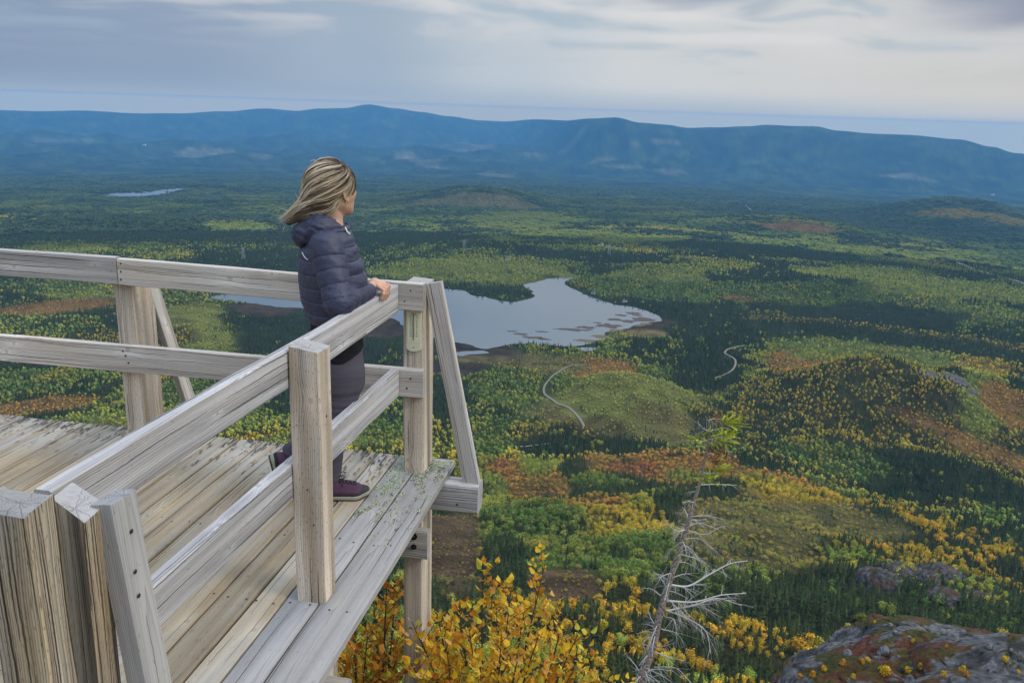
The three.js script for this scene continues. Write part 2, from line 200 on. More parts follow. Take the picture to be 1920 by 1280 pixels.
{ // the sheet: fine in front, coarse behind
  const azs = []; for (let a = -180; a < -44; a += 4) azs.push(a); for (let a = -44; a <= 44.001; a += 0.15) azs.push(a); for (let a = 48; a <= 180; a += 4) azs.push(a);
  const rows = []; for (let r = 2; r < 20200;) { rows.push(r); r *= r < 120 ? 1.06 : r < 500 ? 1.018 : r < 1200 ? 1.010 : r < 3200 ? 1.0085 : r < 6000 ? 1.011 : 1.012; }
  const nA = azs.length, nR = rows.length, last = rows[nR - 1], pos = new Float32Array(nA * nR * 3), col = new Float32Array(nA * nR * 3), uv = new Float32Array(nA * nR * 2), idx = [];
  for (let i = 0; i < nA; i++) {
    const a = azs[i] * Math.PI / 180, side = Math.abs(azs[i]);
    for (let j = 0; j < nR; j++) {
      const lim = mix(crestFar(a) * 1.03, 1400, smooth(46, 70, side)), r = rows[j] < 1000 ? rows[j] : mix(1000, Math.max(lim, 1001), (rows[j] - 1000) / (last - 1000)), x = Math.sin(a) * r, z = -Math.cos(a) * r, o = (i * nR + j);
      pos[o * 3] = x; pos[o * 3 + 1] = side > 44 && r > 1000 ? -379 : ground(x, z); pos[o * 3 + 2] = z; uv[o * 2] = x / 9; uv[o * 2 + 1] = z / 9;
      const c = cover(x, z), patch = r > 7000 ? 1 + 0.6 * smooth(0.05, 0.35, fbm(x / 700 + 9, z / 500, 4)) - 0.4 * smooth(0, 0.3, fbm(x / 900 + 60, z / 900, 3)) : 1, w = c.dens * smooth(3500, 8000, r) * (1 - c.field), n = 1 + 0.55 * noise(x / 20, z / 20) + 0.35 * noise(x / 110, z / 110);
      for (let k = 0; k < 3; k++) col[o * 3 + k] = mix(c.soil[k], mix(c.col[k] * 0.42, KINDS.C[4][k] * 0.9, c.con), w) * n * patch;
      if (r < 40) { const rock = smooth(-0.1, 0.3, fbm(x / 3, z / 3, 3)); col[o * 3] = mix(0.11, 0.22, rock); col[o * 3 + 1] = mix(0.085, 0.21, rock); col[o * 3 + 2] = mix(0.04, 0.20, rock); }
      if (i && j) { const p = o - nR; idx.push(p - 1, o - 1, p, o - 1, o, p); }
    }
  }
  const g = new THREE.BufferGeometry(); g.setAttribute('position', new THREE.BufferAttribute(pos, 3)); g.setAttribute('color', new THREE.BufferAttribute(col, 3)); g.setAttribute('uv', new THREE.BufferAttribute(uv, 2)); g.setIndex(idx); g.computeVertexNormals();
  { const nrm = g.attributes.normal; let s = 0; for (let i = 0; i < 2000; i++) s += nrm.getY(i * 31 % nrm.count); if (s < 0) { for (let i = 0; i < idx.length; i += 3) { const t = idx[i]; idx[i] = idx[i + 1]; idx[i + 1] = t; } g.setIndex(idx); g.computeVertexNormals(); } }
  const N = 256, b = new Uint8Array(N * N * 4); for (let j = 0; j < N; j++) for (let i = 0; i < N; i++) { const u = i / N, v = j / N; let n = 0; for (const [f, w] of [[6, 0.5], [17, 0.35], [41, 0.3]]) { const a0 = noise(u * f, v * f), a1 = noise(u * f - f, v * f), a2 = noise(u * f, v * f - f), a3 = noise(u * f - f, v * f - f); n += w * mix(mix(a0, a1, u), mix(a2, a3, u), v); } const c = clamp(190 + n * 130, 60, 255), o = (j * N + i) * 4; b[o] = b[o + 1] = b[o + 2] = c; b[o + 3] = 255; }
  const t = new THREE.DataTexture(b, N, N); t.wrapS = t.wrapT = THREE.RepeatWrapping; t.magFilter = THREE.LinearFilter; t.minFilter = THREE.LinearMipmapLinearFilter; t.colorSpace = THREE.SRGBColorSpace; t.needsUpdate = true;
  const land = part('ground', g, new THREE.MeshPhysicalMaterial({ vertexColors: true, map: t, bumpMap: t, bumpScale: 0.6, roughness: 1, specularIntensity: 0.1 }));
  tag(land, 'wooded mountainside falling to the broad autumn valley and its far hills', 'terrain', null, 'structure');
}
{ // water
  const bump = (() => { const N = 256, b = new Uint8Array(N * N * 4); for (let j = 0; j < N; j++) for (let i = 0; i < N; i++) { const u = i / N, v = j / N; let n = 0; for (const [f, w] of [[5, 0.5], [13, 0.3], [29, 0.2]]) { const q = (a, c) => noise(a * f, c * f * 1.6); n += w * mix(mix(q(u, v), q(u - 1, v), u), mix(q(u, v - 1), q(u - 1, v - 1), u), v); } const o = (j * N + i) * 4; b[o] = b[o + 1] = b[o + 2] = 128 + n * 110; b[o + 3] = 255; } const t = new THREE.DataTexture(b, N, N); t.wrapS = t.wrapT = THREE.RepeatWrapping; t.magFilter = THREE.LinearFilter; t.needsUpdate = true; return t; })();
  const wm = new THREE.MeshPhysicalMaterial({ color: new THREE.Color().setRGB(0.06, 0.085, 0.10), roughness: 0.09, ior: 2.1, bumpMap: bump, bumpScale: 0.05 });
  const labels = ['grey blue lake with a wooded point and marshy far right end', 'small pale bog pond beyond the foot of the corner brace', 'tiny pond in the marsh just below the lake', 'long narrow far lake left of the woman', 'tiny distant pond near the left edge of the valley'];
  LAKES.forEach((L, k) => {
    const s = new THREE.Shape(L.map(([x, z]) => new THREE.Vector2(x, -z))); const g = new THREE.ShapeGeometry(s); g.rotateX(-Math.PI / 2); g.translate(0, L.level, 0);
    const p = g.attributes.position, uv = g.attributes.uv; for (let i = 0; i < p.count; i++) uv.setXY(i, p.getX(i) / 30, p.getZ(i) / 30);
    tag(part(k ? 'pond' : 'lake', g, wm), labels[k], k ? 'pond' : 'lake', null, 'structure');
  });
  
}
{ // mud and reed islets at the shallow end of the lake
  const mud = [mat(0.085, 0.062, 0.045, 1), mat(0.12, 0.095, 0.05, 1)], r = rng(15);
  const isle = (px, py, rx, ry, m, label) => { const e = seen(px, py, rx, ry), n = 44, P = [], s = r() * 90, c = Math.cos(e.dir), q = Math.sin(e.dir); for (let i = 0; i < n; i++) { const a = i / n * 6.2832, k = 1 + 0.9 * fbm(Math.cos(a) * 1.6 + s, Math.sin(a) * 1.6, 4), u = Math.cos(a) * e.a * k, v = Math.sin(a) * e.b * k; P.push(new THREE.Vector2(e.x + u * c + v * q, -(e.z + u * q - v * c))); } const g = new THREE.ExtrudeGeometry(new THREE.Shape(P), { depth: 0.5, bevelEnabled: false }); g.rotateX(-Math.PI / 2); g.translate(0, WATER - 0.3, 0); tag(part('mud_islet', g, mud[m]), label, 'islet', 'mud islets in the lake', 'structure'); };
  for (const [px, py, rx, ry, m] of [[1075, 619, 30, 2.2, 0], [1098, 615, 16, 2.5, 0], [1140, 612, 20, 4, 0], [1178, 603, 13, 2.5, 0], [1206, 600, 20, 3.5, 0], [1152, 600, 12, 2.5, 0], [1000, 634, 16, 2.2, 0], [975, 627, 12, 1.5, 0], [960, 622, 8, 1, 0], [1022, 637, 12, 1.6, 0], [1100, 640, 22, 2, 1], [1130, 632, 18, 3, 1], [1015, 623, 11, 1, 0], [1218, 610, 22, 4, 1], [1166, 592, 9, 1.6, 0], [1188, 588, 12, 1.8, 0], [1160, 620, 14, 2, 1], [1195, 592, 8, 1.5, 0], [985, 630, 5, 0.8, 0], [1120, 606, 7, 1, 0]]) isle(px, py, rx, ry, m, m ? 'low tan reed islet in the marshy right end of the lake' : 'low dark brown mud islet in the shallow right end of the lake');
}
{ // gravel roads
  const rm = mat(0.20, 0.17, 0.13, 1), names = ['pale gravel road bending round the foot of the shrubby knoll', 'pale gravel road bend left of the rocky wooded hill', 'short straight stretch of gravel road below the knoll', 'far curved road beyond the lake', 'straight far gravel road at the right edge of the valley'];
  ROADS.forEach((R, k) => {
    const w = k < 3 ? 1.5 : 4, pos = [], idx = [];
    R.forEach((p, i) => { const a = R[Math.max(0, i - 1)], b = R[Math.min(R.length - 1, i + 1)], t = V(b.x - a.x, 0, b.z - a.z).normalize(); for (const s of [-1, 1]) { const x = p.x - t.z * w * s, z = p.z + t.x * w * s; pos.push(x, ground(x, z) + 0.9, z); } if (i) { const q = i * 2; idx.push(q - 2, q, q - 1, q - 1, q, q + 1); } });
    const g = new THREE.BufferGeometry(); g.setAttribute('position', new THREE.Float32BufferAttribute(pos, 3)); g.setIndex(idx); g.computeVertexNormals(); tag(part('gravel_road', g, rm), names[k], 'road', null, 'structure');
  });
}
// ------------------------------------------------------------------ trees
const leafy = (more = {}) => new THREE.MeshPhysicalMaterial({ vertexColors: true, roughness: 0.95, specularIntensity: 0.15, side: THREE.DoubleSide, ...more });
class Tris {                                               // loose triangles with a tone each
  constructor() { this.p = []; this.c = []; }
  tri(a, b, c, t) { this.p.push(a.x, a.y, a.z, b.x, b.y, b.z, c.x, c.y, c.z); for (let i = 0; i < 3; i++) this.c.push(t[0], t[1], t[2]); }
  quad(a, b, c, d, t) { this.tri(a, b, c, t); this.tri(a, c, d, t); }
  cone(y0, y1, r0, r1, n, t, ox = 0, oz = 0) { for (let i = 0; i < n; i++) { const a = i / n * 6.2832, b = (i + 1) / n * 6.2832; const A = V(Math.cos(a) * r0, y0, Math.sin(a) * r0), B = V(Math.cos(b) * r0, y0, Math.sin(b) * r0), C = V(ox + Math.cos(b) * r1, y1, oz + Math.sin(b) * r1), D = V(ox + Math.cos(a) * r1, y1, oz + Math.sin(a) * r1); if (r1 > 0) this.quad(A, D, C, B, t); else this.tri(A, D, B, t); } }
  build() { const g = new THREE.BufferGeometry(); g.setAttribute('position', new THREE.Float32BufferAttribute(this.p, 3)); g.setAttribute('color', new THREE.Float32BufferAttribute(this.c, 3)); g.computeVertexNormals(); return g; }
}
// a spruce 1 m high: whorls of drooping boughs, ragged outline
function spruceCrown(seed, tiers, boughs, T = new Tris(), base = 0.10) {
  const r = rng(seed);
  for (let k = 0; k < tiers; k++) {
    const f = k / tiers, y = mix(base, 0.93, Math.pow(f, 0.85)), R = mix(0.20, 0.035, f) * (0.8 + 0.4 * r()), off = r() * 6.3;
    for (let i = 0; i < boughs; i++) {
      if (r() < 0.12) continue;
      const a = off + (i + 0.5 * (r() - 0.5)) / boughs * 6.2832, L = R * (0.65 + 0.6 * r()), w = (2.2 / boughs) * L + 0.012, c = Math.cos(a), s = Math.sin(a), t = 0.72 + 0.56 * r(), tone = [t, t, t];
      const top = V(0, y + 0.045, 0), tip = V(c * L, y - L * 0.42, s * L), m1 = V(c * L * 0.5 - s * w, y - L * 0.16, s * L * 0.5 + c * w), m2 = V(c * L * 0.5 + s * w, y - L * 0.16, s * L * 0.5 - c * w);
      T.tri(top, m1, tip, tone); T.tri(top, tip, m2, tone);
      const dip = V(c * L * 0.4, y - L * 0.45, s * L * 0.4); T.tri(m1, dip, tip, tone.map(q => q * 0.9)); T.tri(m2, tip, dip, tone.map(q => q * 0.9));
    }
  }
  T.cone(0.88, 1.0, 0.018, 0, 4, [1, 1, 1]); return T;
}
// a birch or aspen crown 1 m high over all: leaf clumps in several lobes, with gaps
function leafCrown(seed, clumps, size, T = new Tris(), base = 0.28) {
  const r = rng(seed), lobes = []; for (let i = 0; i < 5; i++) lobes.push([V((r() - 0.5) * 0.22, mix(base + 0.16, 0.80, (i + 0.4 * r()) / 4.6), (r() - 0.5) * 0.22), mix(0.24, 0.15, i / 5) * (0.85 + 0.4 * r())]);
  for (let i = 0; i < clumps; i++) {
    const [c, R] = lobes[Math.floor(r() * 5)], u = r() * 2 - 1, a = r() * 6.2832, q = Math.sqrt(1 - u * u), d = Math.pow(r(), 0.4) * R, n = V(q * Math.cos(a), u, q * Math.sin(a)), p = n.clone().multiplyScalar(d).add(c);
    const e1 = V(r() - 0.5, r() - 0.5, r() - 0.5).cross(n).normalize(), e2 = e1.clone().cross(n).normalize().applyAxisAngle(e1, (r() - 0.5) * 1.3), s = size * (0.6 + 0.8 * r()), t = 0.78 + 0.44 * r(), tone = [t * (0.95 + 0.1 * r()), t, t * 0.95];
    const A = p.clone().addScaledVector(e1, s), B = p.clone().addScaledVector(e2, s * 0.8), C = p.clone().addScaledVector(e1, -s * 0.9), D = p.clone().addScaledVector(e2, -s * 0.8).addScaledVector(n, -s * 0.4);
    T.quad(A, B, C, D, tone);
  }
  return T;
}
function blobCrown(seed, T = new Tris()) {                  // a far crown: a few rough facets
  const r = rng(seed), g = new THREE.IcosahedronGeometry(0.26, 0), p = g.attributes.position, key = {};
  for (let i = 0; i < p.count; i++) { const k = [p.getX(i), p.getY(i), p.getZ(i)].map(q => q.toFixed(3)).join(); key[k] ??= V(0.75 + 0.5 * r(), 0.9 + 0.5 * r(), 0.75 + 0.5 * r()); p.setXYZ(i, p.getX(i) * key[k].x, 0.62 + p.getY(i) * key[k].y * 1.15, p.getZ(i) * key[k].z); }
  for (let i = 0; i < p.count; i += 3) { const t = 0.72 + 0.56 * r(); T.tri(V(p.getX(i), p.getY(i), p.getZ(i)), V(p.getX(i + 1), p.getY(i + 1), p.getZ(i + 1)), V(p.getX(i + 2), p.getY(i + 2), p.getZ(i + 2)), [t, t, t]); }
  return T;
}
const PALE = [2.6, 2.3, 3.4], DARKBARK = [1.2, 0.8, 1.3];
const nearSpruce = [1, 2, 3].map(s => { const T = spruceCrown(s, 8, 5); T.cone(0, 0.2, 0.014, 0.012, 4, DARKBARK); return T.build(); });
const nearLeaf = [4, 5, 6].map(s => { const T = leafCrown(s, 320, 0.036); T.cone(0, 0.5, 0.013, 0.008, 4, PALE, 0.02, 0.01); return T.build(); });
const midSpruce = [7, 8].map(s => { const T = new Tris(), r = rng(s); for (let k = 0; k < 3; k++) T.cone(0.08 + k * 0.27, 0.5 + k * 0.25, 0.19 - k * 0.05, 0, 5, [0.8 + 0.4 * r(), 0.8 + 0.4 * r(), 1], (r() - 0.5) * 0.05, (r() - 0.5) * 0.05); return T.build(); });
const midLeaf = [9, 10].map(s => { const T = leafCrown(s, 40, 0.10); T.cone(0, 0.45, 0.014, 0.010, 3, PALE); return T.build(); });
const farClump = [11, 12].map(s => { const T = new Tris(), r = rng(s); for (let i = 0; i < 4; i++) { const B = blobCrown(s * 7 + i), ox = (r() - 0.5) * 1.1, oz = (r() - 0.5) * 1.1, sc = 0.75 + 0.5 * r(); for (let k = 0; k < B.p.length; k += 3) T.p.push(B.p[k] * sc + ox, B.p[k + 1] * sc, B.p[k + 2] * sc + oz); T.c.push(...B.c); } return T.build(); });
const bins = { nearSpruce: [[], [], []], nearLeaf: [[], [], []], midSpruce: [[], []], midLeaf: [[], []], far: [[], []] };
const singles = [];
{
  const r = rng(2024), half = Math.tan(37.5 * Math.PI / 180);
  const zones = [[70, 330, 3.4], [330, 800, 4.1], [800, 1500, 4.9], [1500, 3000, 7.4], [3000, 5500, 14], [5500, 9500, 34]];
  for (const [r0, r1, step] of zones) for (let z = -r1; z < -r0 * 0.5; z += step) for (let x = z * half; x < -z * half; x += step) {
    const X = x + (r() - 0.5) * step * 0.95, Z = z + (r() - 0.5) * step * 0.95, d = Math.hypot(X, Z), pick = r(), kind = r(), q1 = r(), q2 = r(), q3 = r(); if (d < r0 || d >= r1) continue;
    if (X * X + Z * Z < 60 * 60) continue;
    const c = cover(X, Z); let dens = c.dens * (d < 1500 ? 0.92 : 0.85); if (c.size < 0.6 && c.dens > 0.3) dens = Math.min(1, dens * 1.6); if (pick > dens) continue;
    if (d > 800 && d < 8000 && (shore(X, Z) < 5 || onIsle)) continue;
    if (d > 500 && roadNear(X, Z) < (d < 1500 ? 7 : 14)) continue;
    const clump = 0.5 + 0.95 * noise(X / 26 + 9, Z / 26) + 0.45 * (kind - 0.5), spruce = mix(kind, clump, d < 3000 ? 0.75 : 0.4) < c.con, y = ground(X, Z) - 0.25, j = 0.72 + 0.56 * q1;
    const h = (spruce ? 9.6 : 8.2) * (0.45 + 0.95 * Math.pow(q2, 1.3)) * c.size * (d < 330 ? 0.68 : d < 800 ? 0.75 : 0.78), wide = (spruce ? 1 : 1.15) * (0.85 + 0.3 * q3) * (d > 5500 ? 3.6 : d > 3000 ? 2.1 : d > 1500 ? 1.35 : c.size < 0.6 ? 1.5 : 1.05);
    let k = c.col, col;
    if (spruce) col = [0.036 * j + 0.012 * q3, 0.058 * j, 0.022 * j];
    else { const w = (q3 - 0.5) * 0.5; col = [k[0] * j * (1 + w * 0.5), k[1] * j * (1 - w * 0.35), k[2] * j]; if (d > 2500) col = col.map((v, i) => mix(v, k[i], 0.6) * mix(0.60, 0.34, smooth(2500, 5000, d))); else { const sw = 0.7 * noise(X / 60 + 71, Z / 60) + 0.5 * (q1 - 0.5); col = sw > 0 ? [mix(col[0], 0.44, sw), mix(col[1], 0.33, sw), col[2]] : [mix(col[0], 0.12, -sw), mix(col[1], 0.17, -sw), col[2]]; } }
    const tree = { x: X, y, z: Z, h, w: h * wide, col, spruce, d, turn: q3 * 6.28 };
    if (d < 420 && c.size > 0.6) { singles.push(tree); continue; }
    if (d < 800) bins[spruce ? 'nearSpruce' : 'nearLeaf'][Math.floor(q2 * 2.99)].push(tree);
    else if (d < 3000) bins[spruce ? 'midSpruce' : 'midLeaf'][Math.floor(q2 * 1.99)].push(tree);
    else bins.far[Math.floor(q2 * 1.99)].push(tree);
  }
}
// the trees that show largest stand singly, with trunk and crown; the rest are forest
const inView = t => { const p = V(t.x, t.y + t.h * 0.6, t.z).project(camera); return Math.abs(p.x) < 1.0 && p.y > -1.12 && p.y < 1; };
const hidden = t => { const p = V(t.x, t.y + t.h, t.z).project(camera); return p.x < -0.33 && p.y < -0.2; };        // behind the platform
singles.sort((a, b) => b.h / b.d - a.h / a.d);
const chosen = { true: [], false: [] };
for (const t of singles) { const L = chosen[t.spruce]; if (L.length < 300 && inView(t) && !hidden(t)) L.push(t); else bins[t.spruce ? 'nearSpruce' : 'nearLeaf'][Math.floor(t.turn) % 3].push(t); }
{
  const barkDark = mat(0.10, 0.08, 0.065), barkPale = mat(0.42, 0.40, 0.36);
  const trunkGeo = (r0, h, lean) => { const T = new Tris(); T.cone(0, h * 0.5, r0, r0 * 0.75, 6, [1, 1, 1], lean, 0); const B = new Tris(); B.cone(0, h * 0.5, r0 * 0.75, r0 * 0.35, 6, [1, 1, 1], 0, lean); for (let i = 0; i < B.p.length; i += 3) { B.p[i] += lean; B.p[i + 1] += h * 0.5; } T.p.push(...B.p); T.c.push(...B.c); return T; };
  const sTrunk = trunkGeo(0.016, 0.9, 0.004).build(), lTrunk = [21, 22, 23].map(s => { const r = rng(s), T = trunkGeo(0.015, 0.75, 0.02); for (let i = 0; i < 5; i++) { const y = 0.32 + i * 0.09, a = r() * 6.28, b = V(0.02, y, 0.01), e = V(Math.cos(a) * 0.17, y + 0.14, Math.sin(a) * 0.17), w = V(-Math.sin(a), 0, Math.cos(a)).multiplyScalar(0.005); T.tri(b.clone().add(w), b.clone().sub(w), e, [1, 1, 1]); T.tri(b.clone().add(V(0, 0.007, 0)), b.clone().sub(V(0, 0.007, 0)), e, [1, 1, 1]); } return T.build(); });
  const sCrown = [31, 32, 33].map(s => spruceCrown(s, 13, 8).build()), lCrown = [34, 35, 36, 37].map(s => leafCrown(s, 900, 0.0225).build());
  const tones = [];
  const words = c => c[0] < 0.19 ? 'green' : c[0] < 0.29 ? 'yellow green' : c[1] / c[0] > 0.66 ? 'bright yellow' : c[1] / c[0] > 0.5 ? 'golden' : 'orange';
  const protos = {};
  for (const s of [true, false]) chosen[s].forEach((t, i) => {
    const word = s ? 'dark green' : words(t.col), shade = Math.floor(i % 4), key = s + word + shade; let o;
    const P = V(t.x, t.y + t.h * 0.6, t.z).project(camera), px = 960 + P.x * 960, py = 640 - P.y * 640, big = t.h > 6.2 ? 'tall' : t.h > 4.4 ? 'middling' : 'low';
    const where = py > 1175 && px < 1560 ? (px < 1290 ? 'at the bottom edge left of the leaning bare fir' : 'at the bottom edge between the bare fir and the outcrop') : px < 1010 ? 'seen just above the golden shrub' : px < 1130 ? 'right of the bare brown clearing above the shrub' : px < 1290 ? 'close left of the leaning bare fir' : px < 1430 ? 'close right of the leaning bare fir' : py > 1118 ? 'right behind the crest of the rock outcrop' : px > 1590 && px < 1880 && py > 1035 ? 'round the dark rocky knoll' : px < 1600 ? 'left of the dark rocky knoll' : 'on the slope above the dark rocky knoll', label = s ? `${big} narrow dark green spruce ${where}` : `${big} ${word} birch ${where}`, group = (s ? `${big} spruces ` : `${big} ${word} birches `) + where;
    if (!protos[key]) {
      o = thing(s ? 'spruce_tree' : 'birch_tree', V(0, 0, 0), label, 'tree', group); protos[key] = o;
      const jit = 0.82 + 0.12 * shade, cm = leafy({ color: new THREE.Color().setRGB(t.col[0] * (s ? jit : 1), t.col[1] * (s ? jit : 1), t.col[2]) });
      part('trunk', s ? sTrunk : lTrunk[shade % 3], s ? barkDark : barkPale, o); part('crown', s ? sCrown[shade % 3] : lCrown[shade], cm, o);
    } else o = copyOf(protos[key], label, group);
    o.position.set(t.x, t.y, t.z); o.scale.set(t.w, t.h, t.w); o.rotation.y = t.turn;
  });
}
function forest(name, geo, list, label) {
  if (!list.length) return; const m = new THREE.InstancedMesh(geo, leafy(), list.length), M = new THREE.Matrix4(), q = new THREE.Quaternion(), up = V(0, 1, 0), c = new THREE.Color();
  list.forEach((t, i) => { q.setFromAxisAngle(up, t.turn); M.compose(V(t.x, t.y, t.z), q, V(t.w, t.h, t.w)); m.setMatrixAt(i, M); m.setColorAt(i, c.setRGB(t.col[0], t.col[1], t.col[2])); });
  m.name = numbered(name); m.castShadow = m.receiveShadow = true; scene.add(m); tag(m, label, 'forest', null, 'stuff');
}
const variants = (name, geos, lists, label) => geos.forEach((g, i) => forest(name, g, lists[i], label));
variants('spruce_forest', nearSpruce, bins.nearSpruce, 'dark spruces scattered through the wood on the mountainside');
variants('birch_forest', nearLeaf, bins.nearLeaf, 'green and golden birches massed on the mountainside');
variants('valley_spruce_forest', midSpruce, bins.midSpruce, 'dark spruce woods of the valley floor round the lake');
variants('valley_birch_forest', midLeaf, bins.midLeaf, 'green and yellow broadleaf woods of the valley floor');
variants('distant_forest', farClump, bins.far, 'hazy mixed woods of the far valley beyond the lake');
console.log('trees', Object.entries(bins).map(([k, v]) => k + ':' + v.map(l => l.length).join('+')).join(' '), 'single', chosen[true].length, chosen[false].length);
// ------------------------------------------------------------------ weathered timber
// a sawn face: growth rings cut by the saw, knots the grain flows round, fibres, checks and stains. 3 m by 0.25 m
function timber(seed, o) {
  const W = 2048, H = 256, LEN = 3, WID = 0.25, r = rng(seed), col = new Uint8Array(W * H * 4), hgt = new Uint8Array(W * H * 4);
  const knots = []; for (let i = 0; i < (o.knots ?? 7); i++) knots.push([r() * LEN, r() * WID, 0.009 + r() * 0.014, r() * 6]);
  const checks = []; for (let i = 0; i < (o.checks ?? 14); i++) { const u = r() * LEN; checks.push([u, u + 0.15 + r() * 0.7, r() * WID, 0.0006 + r() * 0.0012, r() * 50]); }
  const pith = mix(0.3, 0.7, r()) * WID, ph = r() * 9;
  const enc = c => { c = clamp(c, 0, 1); return 255 * (c <= 0.0031308 ? 12.92 * c : 1.055 * Math.pow(c, 1 / 2.4) - 0.055); };
  for (let j = 0; j < H; j++) for (let i = 0; i < W; i++) {
    const u = i / W * LEN, v = j / H * WID; let w = v + 0.010 * noise(u * 1.1 + ph, v * 9 + seed) + 0.004 * noise(u * 4 + ph, v * 22), kn = 0, kr = 0, halo = 0;
    for (const k of knots) { const du = (u - k[0]) * 0.62, dv = v - k[1], d = Math.hypot(du, dv); if (d > 0.12) continue; const q = Math.exp(-d * d / (k[2] * k[2] * 4.5)); w += Math.sign(dv || 1) * q * k[2] * 0.9; halo = Math.max(halo, q); const e = Math.hypot((u - k[0]) * 0.9, dv) * (1 + 0.2 * noise(u * 90, v * 90)); const kz = k[2] * 0.72; if (e < kz) { kn = smooth(kz, kz * 0.55, e); kr = e; } }
    const dep = 0.028 + 0.022 * noise(u * 0.5 + ph * 2, 3.3) + 0.006 * noise(u * 2, 7), rr = Math.hypot(w - pith, dep);
    let ring = (rr * (o.rings ?? 190) + 0.5 * noise(u * 0.9, v * 60 + ph)) % 1; ring = Math.pow(ring, 2.2) * smooth(1, 0.93, ring);
    if (kn) ring = mix(ring, Math.pow(0.5 + 0.5 * Math.sin(kr * 2400), 2), kn);
    const fib = noise(u * 9, v * 620 + ph) * 0.6 + noise(u * 26, v * 1300) * 0.4, streak = fbm(u * 0.9 + ph, v * 42, 3), blot = fbm(u * 1.6 + ph, v * 9, 3);
    let crack = 0; for (const c of checks) if (u > c[0] && u < c[1]) { const cv = c[2] + 0.006 * noise(u * 3 + c[4], 2) + 0.0012 * noise(u * 40, c[4]); const ww = (o.gape ?? 1) * c[3] * Math.sin(Math.PI * (u - c[0]) / (c[1] - c[0])); crack = Math.max(crack, smooth(ww + 0.0009, ww * 0.4, Math.abs(v - cv))); }
    if (o.incise) { const row = Math.floor(v / 0.0125), uu = u + (row % 2) * 0.028 + 0.02 * noise(row * 3.1, 8) + 0.02 * noise(u * 3, row * 7.7), f = (uu / 0.056) % 1, vc = (v / 0.0125) % 1; if (f < 0.2 && Math.abs(vc - 0.5 - 0.2 * noise(u * 9, row)) < 0.09 && noise(u * 14, row * 5.3) > -0.28) crack = Math.max(crack, o.incise * 0.75 * smooth(0.2, 0.1, f) * smooth(0, 0.05, f)); }
    const dash = noise(u * 22 + ph, v * 240 + 3) + 0.5 * noise(u * 60, v * 500); if (dash > (o.dash ?? 0.82)) crack = Math.max(crack, 0.55);
    const wave = noise(u * 0.55 + ph, w * 26 + seed) + 0.5 * noise(u * 0.8, w * 60 + ph); let tone = 1 + 0.12 * fib + 0.24 * streak + (o.wave ?? 0.26) * wave + 0.16 * blot - (o.ringDark ?? 0.42) * ring * (0.55 + 0.9 * smooth(-0.2, 0.4, streak)) + 0.20 * halo - 0.14 * kn;
    tone *= 1 - 0.82 * crack;
    const warm = clamp((o.warm ?? 0.3) * (0.5 + 1.6 * blot + 0.6 * streak) + 0.25 * kn, 0, 1), dk = clamp((o.dark ?? 0) * (0.3 + 2.2 * fbm(u * 0.7 + 5, v * 26 + ph, 3) + 0.5 * ring), 0, 0.85), lich = o.lichen ? smooth(0.02, 0.3, fbm(u * 7 + ph, v * 22, 4) + o.lichen * 0.3 - 0.25) : 0;
    const p = (j * W + i) * 4, light = o.light ?? [0.44, 0.43, 0.425], tan = o.tan ?? [0.36, 0.29, 0.20], brown = [0.13, 0.095, 0.065];
    for (let k = 0; k < 3; k++) { let c = mix(light[k], tan[k], warm); c = mix(c, brown[k], dk); c *= tone; if (lich) { const flake = noise(u * 70, v * 200) > 0.25; c = mix(c, flake ? 0.07 : [0.42, 0.45, 0.34][k], lich * (flake ? 0.8 : 0.6)); } col[p + k] = enc(c); }
    const h = 150 - 55 * ring + 22 * fib - 130 * crack + 10 * streak - (lich ? 20 * noise(u * 70, v * 200) : 0); hgt[p] = hgt[p + 1] = hgt[p + 2] = clamp(h, 0, 255); col[p + 3] = hgt[p + 3] = 255;
  }
  const tx = (d, s) => { const t = new THREE.DataTexture(d, W, H); t.wrapS = t.wrapT = THREE.RepeatWrapping; t.magFilter = THREE.LinearFilter; t.minFilter = THREE.LinearMipmapLinearFilter; t.generateMipmaps = true; if (s) t.colorSpace = THREE.SRGBColorSpace; t.needsUpdate = true; return t; };
  return new THREE.MeshPhysicalMaterial({ map: tx(col, true), bumpMap: tx(hgt), bumpScale: o.relief ?? 0.0022, roughness: 0.92, specularIntensity: 0.4, vertexColors: true });
}
